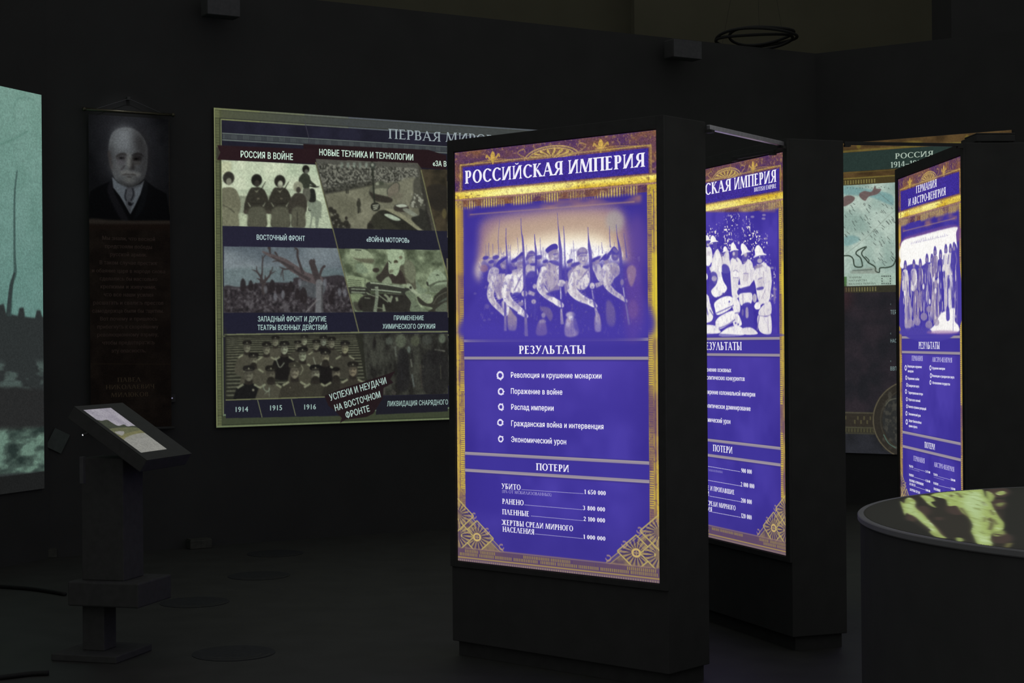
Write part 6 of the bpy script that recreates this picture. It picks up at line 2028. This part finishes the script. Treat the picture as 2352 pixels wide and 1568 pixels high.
def paint_fire():
    c = Canvas(P_FIRE, 200, (0, 0, 0))
    c.frame(1920, 1080, 3.213)
    BR = (56, 40, 36)
    c.P([(475, 215), (560, 180), (1080, 135), (1260, 140), (1250, 300), (1240, 420), (1310, 530), (1290, 570), (1150, 560), (820, 500), (700, 470), (520, 350)], (30, 24, 18), .8, 3, False)
    GL = (150, 168, 94)
    H_ = (170, 192, 138)
    c.P([(475, 222), (505, 240), (530, 200), (570, 205), (590, 240), (600, 280), (660, 330), (720, 390), (770, 440), (810, 500), (760, 495), (700, 465), (690, 430), (620, 370), (560, 330), (510, 320), (490, 270)], BR, 1, 3)
    for x, y, rx, ry in ((560, 350, 50, 26), (640, 300, 60, 40), (760, 355, 30, 14), (1000, 250, 120, 60), (1200, 160, 90, 40), (1140, 360, 70, 90), (1220, 500, 90, 40), (1200, 250, 60, 40), (900, 280, 90, 50), (950, 210, 60, 20)):
        c.E(x, y, rx, ry, BR, .9, 6)
    c.P([(475, 225), (505, 245), (515, 212), (545, 200), (585, 225), (585, 270), (640, 318), (690, 375), (740, 425), (775, 470), (815, 500), (750, 492), (720, 480), (695, 455), (700, 435), (640, 390), (590, 345), (540, 322), (520, 310), (508, 335), (495, 290)], GL, 1, 2)
    c.P([(515, 250), (570, 230), (575, 280), (640, 350), (700, 410), (770, 485), (700, 430), (600, 345), (530, 300)], H_, .8, 6)
    c.P([(625, 185), (700, 190), (730, 225), (700, 235), (740, 275), (690, 255), (650, 215)], GL, 1, 2)
    c.P([(700, 180), (820, 150), (960, 138), (1075, 138), (1100, 190), (1140, 230), (1170, 290), (1210, 350), (1240, 390), (1230, 440), (1160, 460), (1140, 500), (1150, 558), (1050, 545), (1020, 490), (1000, 450), (1010, 400), (980, 350), (930, 310), (890, 262), (830, 262), (810, 215), (760, 200)], GL, 1, 2)
    c.P([(960, 170), (1050, 160), (1100, 240), (1080, 300), (1060, 400), (1090, 480), (1130, 545), (1060, 520), (1030, 420), (1000, 330), (940, 260)], H_, .9, 8)
    c.P([(1110, 150), (1170, 185), (1150, 230), (1115, 215)], GL, .9, 3)
    c.P([(1180, 165), (1230, 150), (1255, 168), (1210, 185)], GL, .9, 3)
    c.P([(1175, 250), (1220, 235), (1250, 242), (1210, 270)], (110, 120, 66), .8, 4)
    c.P([(1160, 460), (1230, 440), (1245, 470), (1180, 488)], GL, .8, 4)
    c.P([(890, 495), (930, 500), (940, 520), (895, 525)], GL, .9, 2.5)
    c.P([(1260, 540), (1300, 535), (1280, 565), (1250, 570)], (130, 130, 70), .8, 4)
    for pts, wd in (([(845, 180), (855, 195)], 20), ([(890, 165), (930, 200)], 12), ([(920, 275), (950, 310), (975, 350)], 14), ([(1130, 350), (1150, 390), (1135, 440)], 26), ([(1140, 290), (1165, 330)], 12), ([(1160, 360), (1190, 400)], 12), ([(1100, 340), (1095, 380)], 10), ([(700, 190), (720, 205)], 10), ([(1080, 230), (1110, 260)], 8), ([(560, 350), (575, 380)], 14), ([(1170, 470), (1230, 478)], 10)):
        c.S(pts, wd, (58, 46, 34), .85, 3)
    n = vnoise(c.h, c.w, 22, 3, 4, .22)
    lum = c.img.mean(2)
    c.comp(0, 0, (lum > .3) * np.clip((.40 - n) * 6, 0, 1), np.array((122, 134, 74)) / 255, .6)
    c.comp(0, 0, (lum > .3) * np.clip((n - .62) * 6, 0, 1), np.array((186, 206, 158)) / 255, .6)
    u = np.arange(c.w) / c.k + P_FIRE.O[0] - TC[0]
    v = P_FIRE.O[1] - np.arange(c.h) / c.k - TC[1]
    c.img *= ((u[None] ** 2 + v[:, None] ** 2) < (TR - .0228) ** 2)[..., None]
    return c


def disc_crop(o, r):
    """Trim the picture to the round table top."""
    bm = bmesh.new(); bm.from_mesh(o.data)
    bmesh.ops.delete(bm, geom=[v for v in bm.verts if v.co.x ** 2 + v.co.y ** 2 > r * r], context='VERTS')
    bm.to_mesh(o.data); bm.free()


o = paint_fire().build('burning_map_picture', MT['fire'], t)
disc_crop(o, TR - .0228)
o['label'] = 'glowing yellow-green flame picture'

# ------------------------------------------------------------------ the kiosk with the tilted screen
ZK = 8.0
tl = at_y(191.6, 941.3, ZK)
d = ray(254.7, 936.2); tr = EYEP + d * ((tl[2] - EYE) / d[2])
ku = (tr - tl)[:2]; KW = float(np.linalg.norm(ku)); ku = ku / KW
kp = np.array((ku[1], -ku[0]))                                   # the side the reader stands on
d = ray(324.1, 1039.3)
n3 = np.array((*ku, 0))
bl = EYEP + d * (((tl - EYEP) @ n3) / (d @ n3))
KH = float(np.linalg.norm(bl - tl))
P_KIO = Panel(tl, (*ku, 0), KW, KH, bl - tl)


def paint_kiosk():
    c = Canvas(P_KIO, 900, (150, 146, 156))
    h, w = c.h, c.w
    one = np.ones((h, w))
    c.frame(80, 900, 2.3475)
    c.tex(one, (142, 138, 148), (158, 154, 162), 40, 3)
    c.P([(330, 150), (360, 155), (390, 150), (420, 168), (450, 182), (480, 175), (500, 185), (530, 182), (560, 190), (640, 240), (460, 240), (350, 170)], (62, 66, 56), 1, 2)
    c.P([(400, 200), (530, 190), (575, 210), (470, 245)], (96, 98, 74), .9, 3)
    c.P([(455, 235), (580, 205), (600, 225), (490, 262)], (112, 110, 78), .9, 3)
    c.P([(430, 215), (480, 212), (470, 235)], (150, 148, 148), .8, 3)
    c.P([(480, 255), (610, 222), (720, 310), (570, 332)], (134, 134, 128), .95, 4)
    c.grain(one, .10, 5, 4)
    c.grain(one, .08, 3, 6)
    return c


b3 = np.array((*kp, 0)); u3 = np.array((*ku, 0))
base = tl + (bl - tl) * .5
kc = at_z(228, 1505, 0)
ang = math.atan2(ku[1], ku[0])
t = thing('touchscreen_kiosk', (kc[0], kc[1], 0), ang, 'black kiosk on a post with a small tilted lit screen, in front of the banner', 'kiosk')
bpy.context.view_layer.update()
inv = np.array(t.matrix_basis.inverted())


def L(p):
    p = np.asarray(p, float)
    return inv[:3, :3] @ p + inv[:3, 3]


# local frame: x along the screen's width, -y towards the reader
ltl, lbl, ltr = L(tl), L(bl), L(tr)
sv = (lbl - ltl) / KH
sx = np.array((1.0, 0, 0))
sn = np.cross(sv, sx)
if sn[2] < 0: sn = -sn


def slant(u0, u1, v0, v1, n0, n1, bevel=.004):
    bm = box(u0, u1, v0, v1, n0, n1, bevel)
    for v in bm.verts:
        v.co = Vector(ltl + sx * v.co.x + sv * v.co.y + sn * v.co.z)
    bmesh.ops.recalc_face_normals(bm, faces=bm.faces)
    return bm


obj('screen_housing', slant(-.035, KW + .17, -.035, KH + .06, -.07, -.004), MT['kiosk'], t)
fb = bmesh.new()
for a in ((-.035, 0, -.035, KH + .06), (KW, KW + .17, -.035, KH + .06), (0, KW, -.035, 0), (0, KW, KH, KH + .06)):
    m_ = slant(*a, -.004, .0, 0)
    me = bpy.data.meshes.new('t'); m_.to_mesh(me); m_.free(); fb.from_mesh(me); bpy.data.meshes.remove(me)
obj('bezel', fb, MT['bezel'], t)
o = paint_kiosk().build('screen', MT['screen'], t)
o['label'] = 'lit screen with a grey landscape'


def px_box(x0, x1, z0, z1, depth):
    """Post-like box of the kiosk whose outline spans x0..x1 in the photograph at its own place."""
    pass


cx = KW * .5
ph = float((ltl + sv * KH * .5)[2])
xs = [float(L(at_y(x, 1200, ZK))[0]) for x in (184, 326)]
ys = [float(L(at_y(x, 1200, ZK))[1]) for x in (184, 326)]


def fit(z0, z1, dx, xa, xb, bev=.005, ymid=None):
    """A box dx wide along the screen, deep enough that its outline spans photo columns xa..xb."""
    # find depth range along -y by sight lines through the middle height
    best = None
    ca, sa = math.cos(ang), math.sin(ang)
    R_ = np.array(((ca, -sa), (sa, ca)))
    for dy in np.arange(.03, .9, .005):
        cs = [kc[:2] + R_ @ np.array((x, y)) for x in (-dx / 2, dx / 2) for y in (-dy / 2, dy / 2)]
        px = [1176 + F * q_[0] / q_[1] for q_ in cs]
        if max(px) - min(px) >= xb - xa or dy > .88:
            sh = ((xa + xb) / 2 - (max(px) + min(px)) / 2) * kc[1] / F
            off = R_.T @ np.array((sh, 0))
            best = (off, dy); break
    off, dy = best
    return box(off[0] - dx / 2, off[0] + dx / 2, off[1] - dy / 2, off[1] + dy / 2, z0, z1, bev)


obj('base_plate', fit(0, .035, .36, 112, 343), MT['kiosk'], t)
obj('post', fit(.035, .30, .12, 184, 262), MT['kiosk'], t)
obj('power_box', fit(.265, .385, .34, 150, 390, .008), MT['kiosk'], t)
obj('upper_column', fit(.385, .985, .20, 184, 326), MT['kiosk'], t)
q = L(at_y(189, 1100, ZK - .06))
obj('cable_plate', box(q[0] - .010, q[0] + .016, q[1] - .010, q[1] + .010, .87, 1.0, .002), MT['grey'], t)
q = L(at_y(190.5, 998.5, ZK - .05))
b = bmesh.new(); bmesh.ops.create_uvsphere(b, u_segments=12, v_segments=8, radius=.0042)
bmesh.ops.translate(b, verts=b.verts, vec=Vector(q))
o = obj('power_light', b, MT['led'], t, True); o['label'] = 'tiny white power light'
q2 = ltl + sv * .10 - sn * .03
obj('light_arm', tube([q, (q[0] * .5 + q2[0] * .5, q[1] * .5 + q2[1] * .5, q[2] + .012), q2 + sx * .0], .006, 8), MT['kiosk'], t)

# ------------------------------------------------------------------ small things along the walls and floor
def wall_box(px0, px1, py0, py1, label):
    a, b_ = wall_hit(px0, py0, CL, NB, .24), wall_hit(px1, py1, CL, NB, .24)
    w = float((b_ - a)[:2] @ WB); h = float(a[2] - b_[2])
    q_ = a[:2]
    t = thing('wall_box', (q_[0], q_[1], b_[2]), math.atan2(WB[1], WB[0]), label, 'box', 'boxes at the top of the black wall')
    obj('casing', box(0, w, .0, .14, 0, h, .01), MT['rim'], t)
    obj('front_grille', box(.004, w - .004, -.006, .0, .004, h - .004, .002), MT['grey'], t)
    obj('wall_bracket', box(w * .4, w * .6, .14, .24, h * .4, h * .6, .004), MT['rim'], t)


wall_box(475, 552, -22, 40, 'pale square box high on the black wall above the photograph screen')
wall_box(1546, 1612, 88, 137, 'pale square box high on the black wall near the far corner')

# tilted pale card by the corner
q = wall_hit(133, 1012, CL, NB, .012)
t = thing('card', (q[0], q[1], q[2]), math.atan2(WB[1], WB[0]), 'tilted pale square card between the film and the kiosk', 'card')
b = box(-.062, .062, -.004, .004, -.075, .075, .002)
bmesh.ops.rotate(b, verts=b.verts, cent=(0, 0, 0), matrix=Matrix.Rotation(math.radians(27), 3, 'Y'))
obj('sheet', b, MT['card'], t)
b = box(-.02, .02, .004, .012, -.02, .02, .001)
obj('mount', b, MT['rim'], t)

# wall device with a row of tiny lights, right of the banner
q = wall_hit(382, 915, CL, NB, .03)
t = thing('wall_device', (q[0], q[1], q[2]), math.atan2(WB[1], WB[0]), 'small black device with a row of tiny lights beside the banner', 'device')
cs_ = obj('casing', box(-.075, .075, .004, .03, -.03, .03, .004), MT['rim'], t)
for px, py, r in ((364.6, 914.8, .0035), (374.4, 916, .0055), (383.4, 915, .0035), (392.4, 914.2, .007), (395.8, 914, .0045)):
    p_ = wall_hit(px, py, CL, NB, .03)
    b = bmesh.new(); bmesh.ops.create_uvsphere(b, u_segments=10, v_segments=6, radius=r)
    bmesh.ops.translate(b, verts=b.verts, vec=((p_ - q)[:2] @ WB, .002, p_[2] - q[2]))
    obj('indicator_light', b, MT['ledb'], cs_, True)

# two little boxes on the floor along the back wall
for px0, px1, py0, py1, lab in ((110, 128, 1262, 1282, 'little pale box on the floor in the left corner'), (437, 490, 1241, 1262, 'pale low box on the floor below the photograph screen')):
    a = at_z(px0, py1, 0); b_ = at_z(px1, py1 - 3, 0)
    w = float((b_ - a)[:2] @ WB); h = float((py1 - py0) / F * a[1])
    s_ = float(((CL - a[:2]) @ -NB))
    t = thing('floor_box', (a[0], a[1], 0), math.atan2(WB[1], WB[0]), lab, 'box')
    obj('casing', box(0, w, 0, .10, 0, h, .006), MT['decal2'], t)
    obj('lid', box(.004, w - .004, .004, .096, h, h + .006, .002), MT['decal2'], t)

# round stickers on the floor
for px, py, lab in ((537, 1500, 'dark round floor sticker nearest to the viewer, right of the kiosk base'), (447, 1383, 'dark round floor sticker second nearest, just right of the kiosk'), (595, 1322, 'dark round floor sticker third nearest, below the photograph screen'), (632, 1271, 'dark round floor sticker farthest away, close to the back wall')):
    q = at_z(px, py, 0)
    t = thing('floor_sticker', (q[0], q[1], 0), 0.4, lab, 'sticker', 'round stickers on the floor')
    b, rings = lathe([(.205, .0005), (.205, .0025)], 48)
    b.faces.new(rings[-1])
    ds_ = obj('disc', b, MT['decal'], t)
    for k, r in enumerate((.14, .185)):
        a0, a1 = math.radians(200 + 20 * k), math.radians(330)
        pts = [(r * math.cos(a0 + (a1 - a0) * i / 16), r * math.sin(a0 + (a1 - a0) * i / 16), .003) for i in range(17)]
        b = bmesh.new()
        lo = [b.verts.new((x * .965, y * .965, z)) for x, y, z in pts]; hi = [b.verts.new((x * 1.035, y * 1.035, z)) for x, y, z in pts]
        for i in range(16): b.faces.new((lo[i], hi[i], hi[i + 1], lo[i + 1]))
        obj('printed_arc', b, MT['decal2'], ds_)

# two cables on the floor at the left
for pts, lab in ((((-40, 1344), (40, 1349), (90, 1354), (150, 1364)), 'black cable on the floor running left from behind the kiosk'), (((-40, 1560), (20, 1553), (70, 1547), (112, 1545)), 'black cable on the floor running left from the kiosk base')):
    P3 = [at_z(x, y, .012) for x, y in pts]
    o = obj('floor_cable', tube([tuple(p_) for p_ in crom(P3, 5, False)], .012, 10), MT['cable'], None, True)
    tag(o, lab, 'cable', 'cables on the floor')

# ring-shaped frame hung above the far corner
q = at_y(1737, 88, 15.6)
t = thing('hanging_ring', (q[0], q[1], q[2]), 0, 'dark hanging ring frame above the far corner of the hall', 'ring frame')
for k, (rx, ry, dx, dz) in enumerate(((.38, .50, 0, 0), (.30, .46, .05, .03), (.36, .40, -.02, -.025))):
    rp = [(dx + rx * math.cos(a), ry * math.sin(a), dz + .015 * math.sin(2 * a + k)) for a in np.linspace(0, 2 * math.pi, 40, endpoint=False)]
    obj('hoop', tube(rp, .014, 8, True), MT['cable'], t, True)
for a in (0.5, 2.6, 4.6):
    obj('hanging_wire', tube([(.34 * math.cos(a), .44 * math.sin(a), 0), (.0, 0, 1.6)], .0012, 6), MT['cable'], t)
